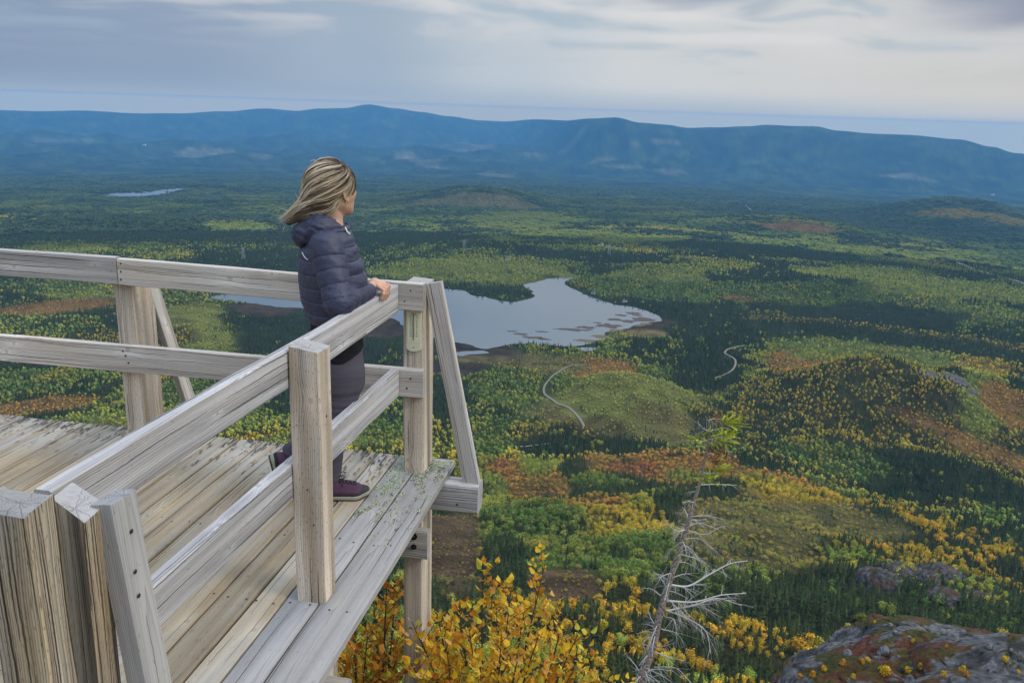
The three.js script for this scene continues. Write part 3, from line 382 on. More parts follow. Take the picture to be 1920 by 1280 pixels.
function endGrain(seed, dark) {                             // rings and star checks of a cut end, 0.2 m square
  const N = 256, col = new Uint8Array(N * N * 4), h = new Uint8Array(N * N * 4), r = rng(seed), cx = 0.35 + 0.3 * r(), cy = 0.35 + 0.3 * r(), rays = [...Array(13)].map(() => [r() * 6.283, 0.15 + 0.5 * r()]);
  for (let j = 0; j < N; j++) for (let i = 0; i < N; i++) {
    const x = i / N - cx, y = j / N - cy, d = Math.hypot(x, y) * (1 + 0.08 * noise(i / 40, j / 40)), a = Math.atan2(y, x); let ring = (d * 34) % 1; ring = ring * ring; let ck = 0;
    for (const q of rays) { let e = Math.abs(a + 0.12 * noise(d * 12, q[0]) - q[0]); e = Math.min(e, Math.abs(e - 6.283)); if (d < q[1]) ck = Math.max(ck, smooth(0.006, 0.002, e * d) * 0.55); }
    const t = 0.82 * (1 + 0.25 * fbm(i / 30, j / 30, 3) - 0.28 * ring) * (1 - 0.75 * ck) * dark, o = (j * N + i) * 4; for (let k = 0; k < 3; k++) col[o + k] = clamp(255 * Math.pow(clamp([0.46, 0.45, 0.44][k] * t, 0, 1), 1 / 2.2), 0, 255); h[o] = h[o + 1] = h[o + 2] = clamp(150 - 50 * ring - 110 * ck + 30 * noise(i / 9, j / 9), 0, 255); col[o + 3] = h[o + 3] = 255;
  }
  const tx = (d, s) => { const t = new THREE.DataTexture(d, N, N); t.wrapS = t.wrapT = THREE.RepeatWrapping; t.magFilter = THREE.LinearFilter; if (s) t.colorSpace = THREE.SRGBColorSpace; t.needsUpdate = true; return t; };
  return new THREE.MeshStandardMaterial({ map: tx(col, true), bumpMap: tx(h), bumpScale: 0.003, roughness: 0.9, vertexColors: true });
}
const WOOD = {
  rail: timber(11, { warm: 0.16, light: [0.49, 0.48, 0.485], dark: 0.20, knots: 9, checks: 22, gape: 1.3, ringDark: 0.5, rings: 130, dash: 0.86, wave: 0.34 }), rail2: timber(12, { warm: 0.36, light: [0.62, 0.595, 0.565], dark: 0.20, knots: 9, checks: 20, gape: 1.2, ringDark: 0.55, rings: 140, wave: 0.24 }),
  deck: timber(13, { warm: 0.85, light: [0.44, 0.40, 0.33], tan: [0.39, 0.31, 0.20], knots: 5, checks: 20, dark: 0.16, ringDark: 0.26, wave: 0.12 }), deck2: timber(14, { warm: 0.8, light: [0.42, 0.38, 0.31], tan: [0.365, 0.285, 0.18], knots: 6, checks: 24, dark: 0.24, ringDark: 0.3, dash: 0.72, wave: 0.14 }),
  edge: timber(15, { warm: 0.14, light: [0.36, 0.355, 0.345], knots: 5, checks: 16, dark: 0.08, ringDark: 0.26, wave: 0.22 }),
  post: timber(17, { warm: 0.75, light: [0.68, 0.61, 0.52], tan: [0.56, 0.45, 0.325], dark: 0.24, knots: 8, checks: 12, gape: 1.8, ringDark: 0.55, incise: 1, rings: 160, wave: 0.25 }), old: timber(18, { warm: 0.7, light: [0.58, 0.53, 0.44], tan: [0.50, 0.39, 0.23], dark: 0.6, knots: 6, checks: 60, gape: 1.7, ringDark: 0.75, incise: 0.5, rings: 170, dash: 0.7, relief: 0.005, wave: 0.3 }),
};
const END = [endGrain(1, 1.05), endGrain(2, 0.85), endGrain(3, 1.1)];
// a stick of timber along x: chamfered, very slightly crooked, every long face with its own run of grain
const woodRand = rng(404);
function stick(L, w, h, o = {}) {                           // w across (z), h upright (y)
  const seg = Math.max(2, Math.ceil(L / 0.08)), c = o.bevel ?? 0.004, hw = w / 2, hh = h / 2, crook = o.crook ?? 0.0018, s0 = woodRand() * 99, r = woodRand, pos = [], uv = [], col = [], groups = [[], []]; let n = 0;
  const ring = o.quad ? o.quad : [[-hh, -hw], [hh, -hw], [hh, hw], [-hh, hw]];                           // (y, z) corners
  const P = []; for (let k = 0; k < 4; k++) { const a = ring[k], b = ring[(k + 1) % 4], p = ring[(k + 3) % 4], la = Math.hypot(b[0] - a[0], b[1] - a[1]), lp = Math.hypot(p[0] - a[0], p[1] - a[1]); P.push([a[0] + (p[0] - a[0]) * c / lp, a[1] + (p[1] - a[1]) * c / lp], [a[0] + (b[0] - a[0]) * c / la, a[1] + (b[1] - a[1]) * c / la]); }
  const tint = o.tint || (() => [1, 1, 1]), off = (x, k) => crook * noise(x * 3.1 + s0, k * 5.3 + s0) + 0.0007 * noise(x * 17, k * 9.7 + s0);
  const cy = x => crook * 2 * noise(x * 0.9 + s0, 1.7), cz = x => crook * 2 * noise(x * 0.9 + s0, 8.7);
  const endX = (which, k) => which ? L + (o.rag ?? 0.003) * noise(k * 3.3 + s0, 5) + (o.cut1 ? o.cut1(P[k]) : 0) : (o.rag ?? 0.003) * noise(k * 3.3 + s0, 25) + (o.cut0 ? o.cut0(P[k]) : 0);
  for (let k = 0; k < 8; k++) {
    const a = P[k], b = P[(k + 1) % 8], wide = Math.hypot(b[0] - a[0], b[1] - a[1]), uo = r() * Math.max(0.01, 2.95 - L), vo = r() * 0.25, start = n;
    for (let i = 0; i <= seg; i++) { const f = i / seg; for (const [q, e] of [[a, k], [b, (k + 1) % 8]]) { const x = mix(endX(0, e), endX(1, e), f), d = 1 + off(x, Math.floor(e / 2)) / Math.max(hw, hh); pos.push(x, q[0] * d + cy(x), q[1] * d + cz(x)); uv.push((f * L + uo) / 3, (vo + (q === a ? 0 : wide)) / 0.25); col.push(...tint(x, q[0], q[1])); n++; } if (i) { const q = start + i * 2; groups[0].push(q - 2, q - 1, q, q - 1, q + 1, q); } }
  }
  for (const w1 of [0, 1]) { const start = n, uo = r(), vo = r(); for (let k = 0; k < 8; k++) { const x = endX(w1, k), d = 1 + off(x, Math.floor(k / 2)) / Math.max(hw, hh); pos.push(x, P[k][0] * d + cy(x), P[k][1] * d + cz(x)); uv.push(P[k][0] / 0.2 + 0.5, P[k][1] / 0.2 + 0.5); col.push(...tint(x, 0, 0)); n++; } for (let k = 1; k < 7; k++) w1 ? groups[1].push(start, start + k, start + k + 1) : groups[1].push(start, start + k + 1, start + k); }
  const g = new THREE.BufferGeometry(); g.setAttribute('position', new THREE.Float32BufferAttribute(pos, 3)); g.setAttribute('uv', new THREE.Float32BufferAttribute(uv, 2)); g.setAttribute('color', new THREE.Float32BufferAttribute(col, 3)); g.setIndex([...groups[0], ...groups[1]]); g.addGroup(0, groups[0].length, 0); g.addGroup(groups[0].length, groups[1].length, 1); g.computeVertexNormals();
  return g;
}
function lay(g, from, to, up = V(0, 1, 0)) {                // turns a stick so that it runs from one point towards another
  const x = to.clone().sub(from).normalize(), z = x.clone().cross(up).normalize(), y = z.clone().cross(x); return g.applyMatrix4(new THREE.Matrix4().makeBasis(x, y, z).setPosition(from));
}
// ------------------------------------------------------------------ the viewing platform; its own axes: x right along the far edge, z towards the camera along the right edge
const CORNER = V(-0.30919, 0, -4.26591), TURN = -0.16761;
const platform = thing('viewing_platform', CORNER, 'weathered grey timber lookout platform with two-rail fence on a mountainside', 'viewing platform'); platform.rotation.y = TURN; platform.updateMatrixWorld();
const board = (name, from, to, w, h, m, o = {}) => part(name, lay(stick(from.distanceTo(to), w, h, o), from, to, o.up), [m, o.end || END[Math.floor(woodRand() * 3)]], platform);
{ // deck boards run towards the camera, their far ends ragged and bleached, the middle worn tan
  const seams = [-0.022, 0.158, 0.296, 0.413, 0.552, 0.688, 0.823, 0.957, 1.09, 1.232, 1.37, 1.505, 1.64, 1.777, 1.912, 2.05, 2.19, 2.33, 2.47, 2.60, 2.74, 2.88, 3.02, 3.16, 3.30, 3.44];
  for (let i = 0; i < seams.length - 1; i++) {
    const x0 = -seams[i + 1] + 0.004, x1 = -seams[i] - 0.004, w = x1 - x0, cx = (x0 + x1) / 2, back = -0.032 + 0.016 * woodRand(), long = 4.3 + back, grey = i === 0 || i === 1, ph = woodRand() * 50;
    const tint = (x, y, z) => { const n = fbm(x * 1.7 + ph, z * 6 + ph, 3), t = smooth(0.18, 0.62, x + n * 0.45) * (i === 2 ? 0.6 : 1), q = grey ? 0.12 * n : 0, s = 0.90 + 0.26 * noise(ph, 3) + 0.14 * n, pale = smooth(0.25, 0.0, x) * 0.08; return grey ? [s + q, (s + q) * 1.0, (s + q) * 1.01] : [mix(1.12 + pale, 0.98, t) * s, mix(1.17 + pale, 0.945, t) * s, mix(1.28 + pale, 0.885, t) * s]; };
    const posts = i === 0 ? null : null;
    const m = grey ? WOOD.edge : i % 2 ? WOOD.deck2 : WOOD.deck;
    const drop = 0.002 * noise(i * 3.7, 1), lichened = i < 2 ? 0.95 - i * 0.35 : 0;
    if (lichened) {                                          // the outermost boards are scaly with lichen at the corner; a notch lets each post through
      const cut = lichened + 0.1 * woodRand();
      board('deck_board', V(cx, -0.019 + drop, back), V(cx, -0.019 + drop, long), w, 0.038, m, { tint, rag: 0.008 });
      const flakes = part('lichen', (() => { const T = new Tris(), r = rng(900 + i); for (let k = 0; k < 5200; k++) { const z = Math.pow(r(), 1.25) * (i ? 0.75 : 1.15), x = mix(x0 + 0.004, x1 - 0.004, r()), dens = fbm(x * 16 + 4, z * 7, 3) + 0.35 - z * 0.45; if (dens < r() * 0.55) continue; const L = 0.003 + 0.011 * r(), W = 0.0008 + 0.0024 * r(), y = 0.0022 + 0.0008 * r() + drop, tone = r() < 0.36 ? [0.10, 0.105, 0.085] : r() < 0.6 ? [0.36, 0.40, 0.23] : [0.40, 0.42, 0.33], a = (r() - 0.5) * 0.5, c = Math.cos(a), s = Math.sin(a), q = (u, v) => V(x + u * c - v * s, y + (u === 0 ? 0.0006 : 0), z + u * s + v * c); T.quad(q(-W, -L * 0.5), q(-W * 0.6, L * 0.6), q(W, L * 0.5), q(W * 0.5, -L * 0.7), tone); } return T.build(); })(), leafy(), platform); flakes.userData.kind = 'stuff';
    } else board('deck_board', V(cx, -0.019 + drop, back), V(cx, -0.019 + drop, long), w, 0.038, m, { tint, rag: 0.012 });
    if (!lichened && i < 22) { const mildew = part('mildew', (() => { const T = new Tris(), r = rng(700 + i); for (let k = 0; k < 240; k++) { const z = back + 0.01 + Math.pow(r(), 2.2) * 0.42, x = mix(x0 + 0.004, x1 - 0.004, r()); if (fbm(x * 22 + 4, z * 5, 3) + 0.18 - z * 0.5 < r() * 0.5) continue; const L = 0.006 + 0.022 * r(), W = 0.0007 + 0.0017 * r(), y = 0.0019 + 0.0006 * r() + drop, t = 0.05 + 0.06 * r(); T.quad(V(x - W, y, z - L), V(x + W, y, z - L * 0.8), V(x + W * 0.7, y, z + L), V(x - W * 0.8, y, z + L * 0.7), [t, t * 1.02, t * 0.95]); } return T.build(); })(), leafy(), platform); mildew.userData.kind = 'stuff'; }
  }
}
const warmTint = s => { const p = woodRand() * 40; return (x, y, z) => { const n = 0.9 + 0.25 * fbm(x * 2 + p, (y + z) * 8 + p, 3); return [n * (1 + s), n, n * (1 - s)]; }; };
{ // posts: [x right edge, x left edge, z far, z near, bottom, top]
  const post = (x0, x1, z0, z1, y0, y1, m, end, slope = 0) => board('post', V((x0 + x1) / 2, y0, (z0 + z1) / 2), V((x0 + x1) / 2, y1, (z0 + z1) / 2), z1 - z0, x1 - x0, m, { up: V(1, 0, 0), end, bevel: 0.006, tint: warmTint(0.02), cut1: p => -slope * p[0] - 0.004 * noise(p[1] * 90, p[0] * 90), crook: 0.0022 });
  post(-0.205, -0.10, -0.005, 0.189, -4.2, 1.0, WOOD.post, END[0], 0.05);
  post(-0.248, -0.133, 1.323, 1.433, -4.2, 1.008, WOOD.post, END[0], 0.16);
  post(-1.786, -1.675, 0.0, 0.189, -4.2, 0.97, WOOD.post, END[1]);
  post(-3.43, -3.32, 0.0, 0.189, -4.2, 0.97, WOOD.post, END[1]);
  // the two near posts, hewn out of square
  const hewn = (q, top, m, end) => { const c = q.reduce((a, p) => [a[0] + p[0] / 4, a[1] + p[1] / 4], [0, 0]); board('post', V(c[0], -4, c[1]), V(c[0], top, c[1]), 0.12, 0.12, m, { up: V(1, 0, 0), quad: q.map(p => [p[0] - c[0], c[1] - p[1]]).reverse(), end, bevel: 0.007, tint: warmTint(0.03), crook: 0.003, cut1: p => 0.012 * noise(p[0] * 60 + 3, p[1] * 60), rag: 0.006 }); };
  hewn([[-0.218, 2.615], [-0.090, 2.69], [-0.074, 2.78], [-0.200, 2.705]], 1.028, WOOD.old, END[2]);
  hewn([[-0.222, 2.795], [-0.099, 2.81], [-0.081, 2.907], [-0.203, 2.90]], 1.10, WOOD.old, END[1]);
}
const railTint = k => { const p = woodRand() * 40; return (x, y) => { const n = 0.95 + 0.22 * fbm(x * 1.3 + p, y * 14, 3) + (y > 0.06 ? 0.05 : 0); return [n * (k || 1), n, n * (k ? 0.96 : 1.0)]; }; };
{ // far fence: two rails on the inner face of the posts
  board('rail', V(-1.7235, 0.974, 0.2115), V(-0.092, 0.947, 0.2115), 0.044, 0.137, WOOD.rail2, { tint: railTint(1.02) });
  board('rail', V(-3.9, 0.975, 0.2115), V(-1.7275, 0.975, 0.2115), 0.044, 0.141, WOOD.rail, { tint: railTint(1.02) });
  board('rail', V(-3.3, 0.500, 0.2115), V(-0.092, 0.501, 0.2115), 0.044, 0.146, WOOD.rail2, { tint: railTint(1.03) });
  // right-hand fence: rails on the inner face, their far ends butting against the far rails
  const inner = z => -(0.206 + 0.031 * z) - 0.0225;
  for (const y of [0.947, 0.514]) board('rail', V(inner(0.236), y - 0.012, 0.2365), V(inner(2.60), y - 0.027, 2.60), 0.045, 0.139, WOOD.rail, { tint: railTint(), crook: 0.003 });
}
{ // raking braces outside the posts, beams under the deck
  const brace = (a, b, m = WOOD.rail2, up = V(0, 0, 1), w = 0.088) => board('brace', a, b, w, w < 0.085 ? 0.052 : 0.040, m, { up, tint: railTint(), rag: 0.002 });
  brace(V(-0.070, 1.005, 0.125), V(0.148, -0.048, 0.125), WOOD.rail2);
  brace(V(-0.080, 1.028, 2.665), V(0.052, -0.05, 2.70), WOOD.edge, V(1, 0, 0.0001), 0.084);
  brace(V(-1.70, 0.93, 0.02), V(-1.64, -0.05, -0.27), WOOD.rail2, V(1, 0, 0));
  brace(V(-3.36, 0.93, 0.02), V(-3.30, -0.05, -0.27), WOOD.rail2, V(1, 0, 0));
  board('beam', V(-3.4, -0.122, 0.130), V(0.193, -0.122, 0.130), 0.12, 0.158, WOOD.rail, { bevel: 0.012, tint: railTint() });
  board('beam', V(-3.4, -0.122, 2.735), V(0.21, -0.122, 2.735), 0.12, 0.158, WOOD.rail, { bevel: 0.012, tint: railTint() });
  for (const [z, e] of [[0.215, -0.062], [1.462, -0.036]]) board('beam', V(-3.4, -0.387, z), V(e, -0.387, z), 0.052, 0.165, WOOD.rail2, { bevel: 0.007, tint: railTint(), rag: 0.008 });
  for (const x of [-0.35, -1.2, -2.1, -3.0]) board('beam', V(x, -0.245, -0.02), V(x, -0.245, 4.2), 0.05, 0.088, WOOD.rail2, { tint: railTint() });
  const iron = mat(0.016, 0.015, 0.014, 0.55, { metalness: 0.6 });
  for (const [x, y] of [[-0.136, -0.335], [-0.134, -0.395]]) {
    const w = new THREE.CylinderGeometry(y > -0.36 ? 0.019 : 0.014, y > -0.36 ? 0.020 : 0.015, 0.006, 18).rotateX(Math.PI / 2).translate(x, y, 0.244), hd = new THREE.SphereGeometry(y > -0.36 ? 0.011 : 0.009, 10, 6, 0, 6.3, 0, 1.57).rotateX(Math.PI / 2).translate(x, y, 0.2468); part('bolt', mergeGeometries([w, hd]), iron, platform);
  }
  // nail heads
  const nails = [], nail = (x, y, z, dir, s = 0.0055) => { const g = new THREE.SphereGeometry(s, 8, 4, 0, 6.3, 0, 1.57); g.scale(1, 0.35, 1); if (dir === 'z') g.rotateX(Math.PI / 2); if (dir === 'x') g.rotateZ(-Math.PI / 2); g.translate(x, y, z); nails.push(g); };
  for (const [x, y] of [[-1.746, 1.018], [-1.755, 0.975], [-1.757, 0.930], [-1.701, 1.016], [-1.704, 0.974], [-1.708, 0.932], [-1.735, 0.545], [-1.722, 0.520], [-1.708, 0.482], [-0.155, 0.980], [-0.185, 0.925], [-0.155, 0.53], [-0.175, 0.478], [-3.37, 0.98], [-3.36, 0.94]]) nail(x, y, 0.2340, 'z');
  for (const [y, z] of [[0.945, 1.38], [0.99, 0.02]]) nail(-0.131, y - 0.2, z, 'x');
  for (const [x, y] of [[-0.215, 0.74], [-0.19, 0.47], [-0.17, 0.33]]) nail(x, y, 1.4345, 'z', 0.0035);
  for (const t of [0.07, 0.33]) nail(mix(-0.05, 0.168, t) + 0.012, mix(1.005, -0.048, t) + 0.006, 0.125, 'x');
  for (const [t, z] of [[0.07, 2.70], [0.15, 2.715], [0.20, 2.72]]) nail(mix(-0.080, 0.052, t) + 0.0275, mix(1.028, -0.05, t) + 0.003, z - 0.03, 'x');
  const r = rng(31); for (const s of [0.07, 0.23, 0.36, 0.48, 0.62, 0.755, 0.89, 1.02, 1.16, 1.3, 1.44, 1.57, 1.71, 1.84, 1.98, 2.12, 2.26, 2.4, 2.54, 2.67]) for (const z of [0.12, 0.95, 1.46, 2.2, 2.74]) for (const e of [-0.038, 0.036]) nail(-(s + e + 0.01 * (r() - 0.5)), 0.0018, z + 0.03 * (r() - 0.5), 'y', 0.0045);
  for (const x of [0.165]) nail(x - 0.08, -0.15, 0.192, 'z', 0.006);
  const nm = part('nail', mergeGeometries(nails), mat(0.035, 0.03, 0.027, 0.6, { metalness: 0.4 }), platform); nm.userData.kind = 'stuff';
}
{ // thermometer on the corner post
  const local = new THREE.Group(); const t = thing('thermometer', platform.localToWorld(V(-0.150, 0.768, 0.1905)), 'cream outdoor thermometer with black scale on the corner post', 'thermometer'); t.rotation.y = TURN;
  const w = 0.036, h = 0.105, s = new THREE.Shape(); s.moveTo(-w, h); s.lineTo(w, h); s.lineTo(w, -h * 0.88); s.quadraticCurveTo(0, -h * 1.12, -w, -h * 0.88); s.closePath();
  const g = new THREE.ExtrudeGeometry(s, { depth: 0.006, bevelEnabled: true, bevelSize: 0.002, bevelThickness: 0.002, bevelSegments: 2 }); part('case', g, mat(0.66, 0.66, 0.47, 0.5), t);
  const cv = document.createElement('canvas'); cv.width = 192; cv.height = 480; const k = cv.getContext('2d'); k.fillStyle = '#dedcb9'; k.fillRect(0, 0, 192, 480); k.fillStyle = '#2c2c22'; k.textAlign = 'center'; k.font = 'bold 27px sans-serif';
  const c = ['50', '40', '30', '20', '10', '0', '10', '20', '30', '40'], f = ['120', '100', '80', '60', '40', '20', '0', '20', '40', '60'];
  for (let i = 0; i < 10; i++) { const y = 74 + i * 35; k.fillText(c[i], 46, y); k.fillText(f[i], 146, y); k.fillRect(70, y - 12, 15, 4); k.fillRect(107, y - 12, 15, 4); for (let q = 1; q < 4; q++) { k.fillRect(78, y - 12 + q * 8.7, 7, 2); k.fillRect(107, y - 12 + q * 8.7, 7, 2); } }
  k.fillRect(48, 20, 96, 7);
  const img = k.getImageData(0, 0, 192, 480), tx = new THREE.CanvasTexture(cv); tx.colorSpace = THREE.SRGBColorSpace;
  const face = new THREE.PlaneGeometry(0.062, 0.156); face.translate(0, 0.020, 0.0086); part('scale', face, new THREE.MeshStandardMaterial({ map: tx, roughness: 0.6 }), t);
  part('glass_tube', new THREE.CapsuleGeometry(0.0022, 0.135, 4, 8).translate(0, 0.022, 0.0105), mat(0.12, 0.12, 0.12, 0.2), t);
  part('screw', new THREE.CylinderGeometry(0.003, 0.003, 0.003, 10).rotateX(1.57).translate(0, -0.083, 0.0088), mat(0.2, 0.2, 0.19, 0.4, { metalness: 0.8 }), t);
}
// ------------------------------------------------------------------ shapes from distance fields
function skin3(f, lo, hi, cell, o = {}) {                  // surface nets: one smooth closed mesh round f < 0
  const nx = Math.ceil((hi.x - lo.x) / cell) + 1, ny = Math.ceil((hi.y - lo.y) / cell) + 1, nz = Math.ceil((hi.z - lo.z) / cell) + 1, F = new Float32Array(nx * ny * nz), id = (i, j, k) => (k * ny + j) * nx + i;
  const S = 3, big = cell * S * 1.8;                        // coarse pass first: cells far from the surface are skipped
  for (let k = 0; k < nz; k += S) for (let j = 0; j < ny; j += S) for (let i = 0; i < nx; i += S) {
    const m = f(lo.x + (i + 1) * cell, lo.y + (j + 1) * cell, lo.z + (k + 1) * cell), skip = Math.abs(m) > big + (o.slack ?? 0.02);
    for (let c = k; c < Math.min(k + S, nz); c++) for (let b = j; b < Math.min(j + S, ny); b++) for (let a = i; a < Math.min(i + S, nx); a++) F[id(a, b, c)] = skip ? m : f(lo.x + a * cell, lo.y + b * cell, lo.z + c * cell);
  }
  const vid = new Int32Array(nx * ny * nz).fill(-1), pos = [], idx = [];
  const E = [[0, 1], [2, 3], [4, 5], [6, 7], [0, 2], [1, 3], [4, 6], [5, 7], [0, 4], [1, 5], [2, 6], [3, 7]], g = new Float32Array(8);
  for (let k = 0; k < nz - 1; k++) for (let j = 0; j < ny - 1; j++) for (let i = 0; i < nx - 1; i++) {
    let m = 0; for (let q = 0; q < 8; q++) { g[q] = F[id(i + (q & 1), j + ((q >> 1) & 1), k + (q >> 2))]; if (g[q] < 0) m |= 1 << q; } if (m === 0 || m === 255) continue;
    let x = 0, y = 0, z = 0, n = 0; for (const [a, b] of E) if ((g[a] < 0) !== (g[b] < 0)) { const t = g[a] / (g[a] - g[b]); x += mix(a & 1, b & 1, t); y += mix((a >> 1) & 1, (b >> 1) & 1, t); z += mix(a >> 2, b >> 2, t); n++; }
    vid[id(i, j, k)] = pos.length / 3; pos.push(lo.x + (i + x / n) * cell, lo.y + (j + y / n) * cell, lo.z + (k + z / n) * cell);
  }
  const face = (a, b, c, d, flip) => { if (a < 0 || b < 0 || c < 0 || d < 0) return; flip ? idx.push(a, c, b, a, d, c) : idx.push(a, b, c, a, c, d); };
  for (let k = 1; k < nz - 1; k++) for (let j = 1; j < ny - 1; j++) for (let i = 1; i < nx - 1; i++) {
    const s = F[id(i, j, k)] < 0;
    if (s !== F[id(i + 1, j, k)] < 0) face(vid[id(i, j - 1, k - 1)], vid[id(i, j, k - 1)], vid[id(i, j, k)], vid[id(i, j - 1, k)], !s);
    if (s !== F[id(i, j + 1, k)] < 0) face(vid[id(i - 1, j, k - 1)], vid[id(i - 1, j, k)], vid[id(i, j, k)], vid[id(i, j, k - 1)], !s);
    if (s !== F[id(i, j, k + 1)] < 0) face(vid[id(i - 1, j - 1, k)], vid[id(i, j - 1, k)], vid[id(i, j, k)], vid[id(i - 1, j, k)], !s);
  }
  const nrm = new Float32Array(pos.length), col = o.color ? new Float32Array(pos.length) : null, e = o.eps ?? cell * 0.5;
  for (let i = 0; i < pos.length; i += 3) {
    const x = pos[i], y = pos[i + 1], z = pos[i + 2]; let a = f(x + e, y, z) - f(x - e, y, z), b = f(x, y + e, z) - f(x, y - e, z), c = f(x, y, z + e) - f(x, y, z - e); const l = Math.hypot(a, b, c) || 1; nrm[i] = a / l; nrm[i + 1] = b / l; nrm[i + 2] = c / l;
    if (col) { const q = o.color(x, y, z); col[i] = q[0]; col[i + 1] = q[1]; col[i + 2] = q[2]; }
  }
  const G = new THREE.BufferGeometry(); G.setAttribute('position', new THREE.Float32BufferAttribute(pos, 3)); G.setAttribute('normal', new THREE.BufferAttribute(nrm, 3)); if (col) G.setAttribute('color', new THREE.BufferAttribute(col, 3)); G.setIndex(idx);
  { let s = 0; for (let i = 0; i < idx.length; i += 30) { const [a, b, c] = [idx[i] * 3, idx[i + 1] * 3, idx[i + 2] * 3]; const u = [pos[b] - pos[a], pos[b + 1] - pos[a + 1], pos[b + 2] - pos[a + 2]], v = [pos[c] - pos[a], pos[c + 1] - pos[a + 1], pos[c + 2] - pos[a + 2]]; s += (u[1] * v[2] - u[2] * v[1]) * nrm[a] + (u[2] * v[0] - u[0] * v[2]) * nrm[a + 1] + (u[0] * v[1] - u[1] * v[0]) * nrm[a + 2]; } if (s < 0) { for (let i = 0; i < idx.length; i += 3) { const t = idx[i]; idx[i] = idx[i + 1]; idx[i + 1] = t; } G.setIndex(idx); } }
  return G;
}
const smin = (a, b, k) => { const h = Math.max(k - Math.abs(a - b), 0) / k; return Math.min(a, b) - h * h * k * 0.25; };
const smax = (a, b, k) => -smin(-a, -b, k);
const LAST = { t: 0 };
function bone(x, y, z, a, b, ra, rb) { const ex = b.x - a.x, ey = b.y - a.y, ez = b.z - a.z, t = clamp(((x - a.x) * ex + (y - a.y) * ey + (z - a.z) * ez) / (ex * ex + ey * ey + ez * ez), 0, 1); LAST.t = t; return Math.hypot(x - a.x - ex * t, y - a.y - ey * t, z - a.z - ez * t) - mix(ra, rb, t); }
const egg = (x, y, z, rx, ry, rz) => { const q = Math.hypot(x / rx, y / ry, z / rz), w = Math.hypot(x / rx / rx, y / ry / ry, z / rz / rz); return w < 1e-6 ? -Math.min(rx, ry, rz) : q * (q - 1) / w; };
const around = (pts, pad) => { const b = new THREE.Box3().setFromPoints(pts).expandByScalar(pad); return [b.min, b.max]; };

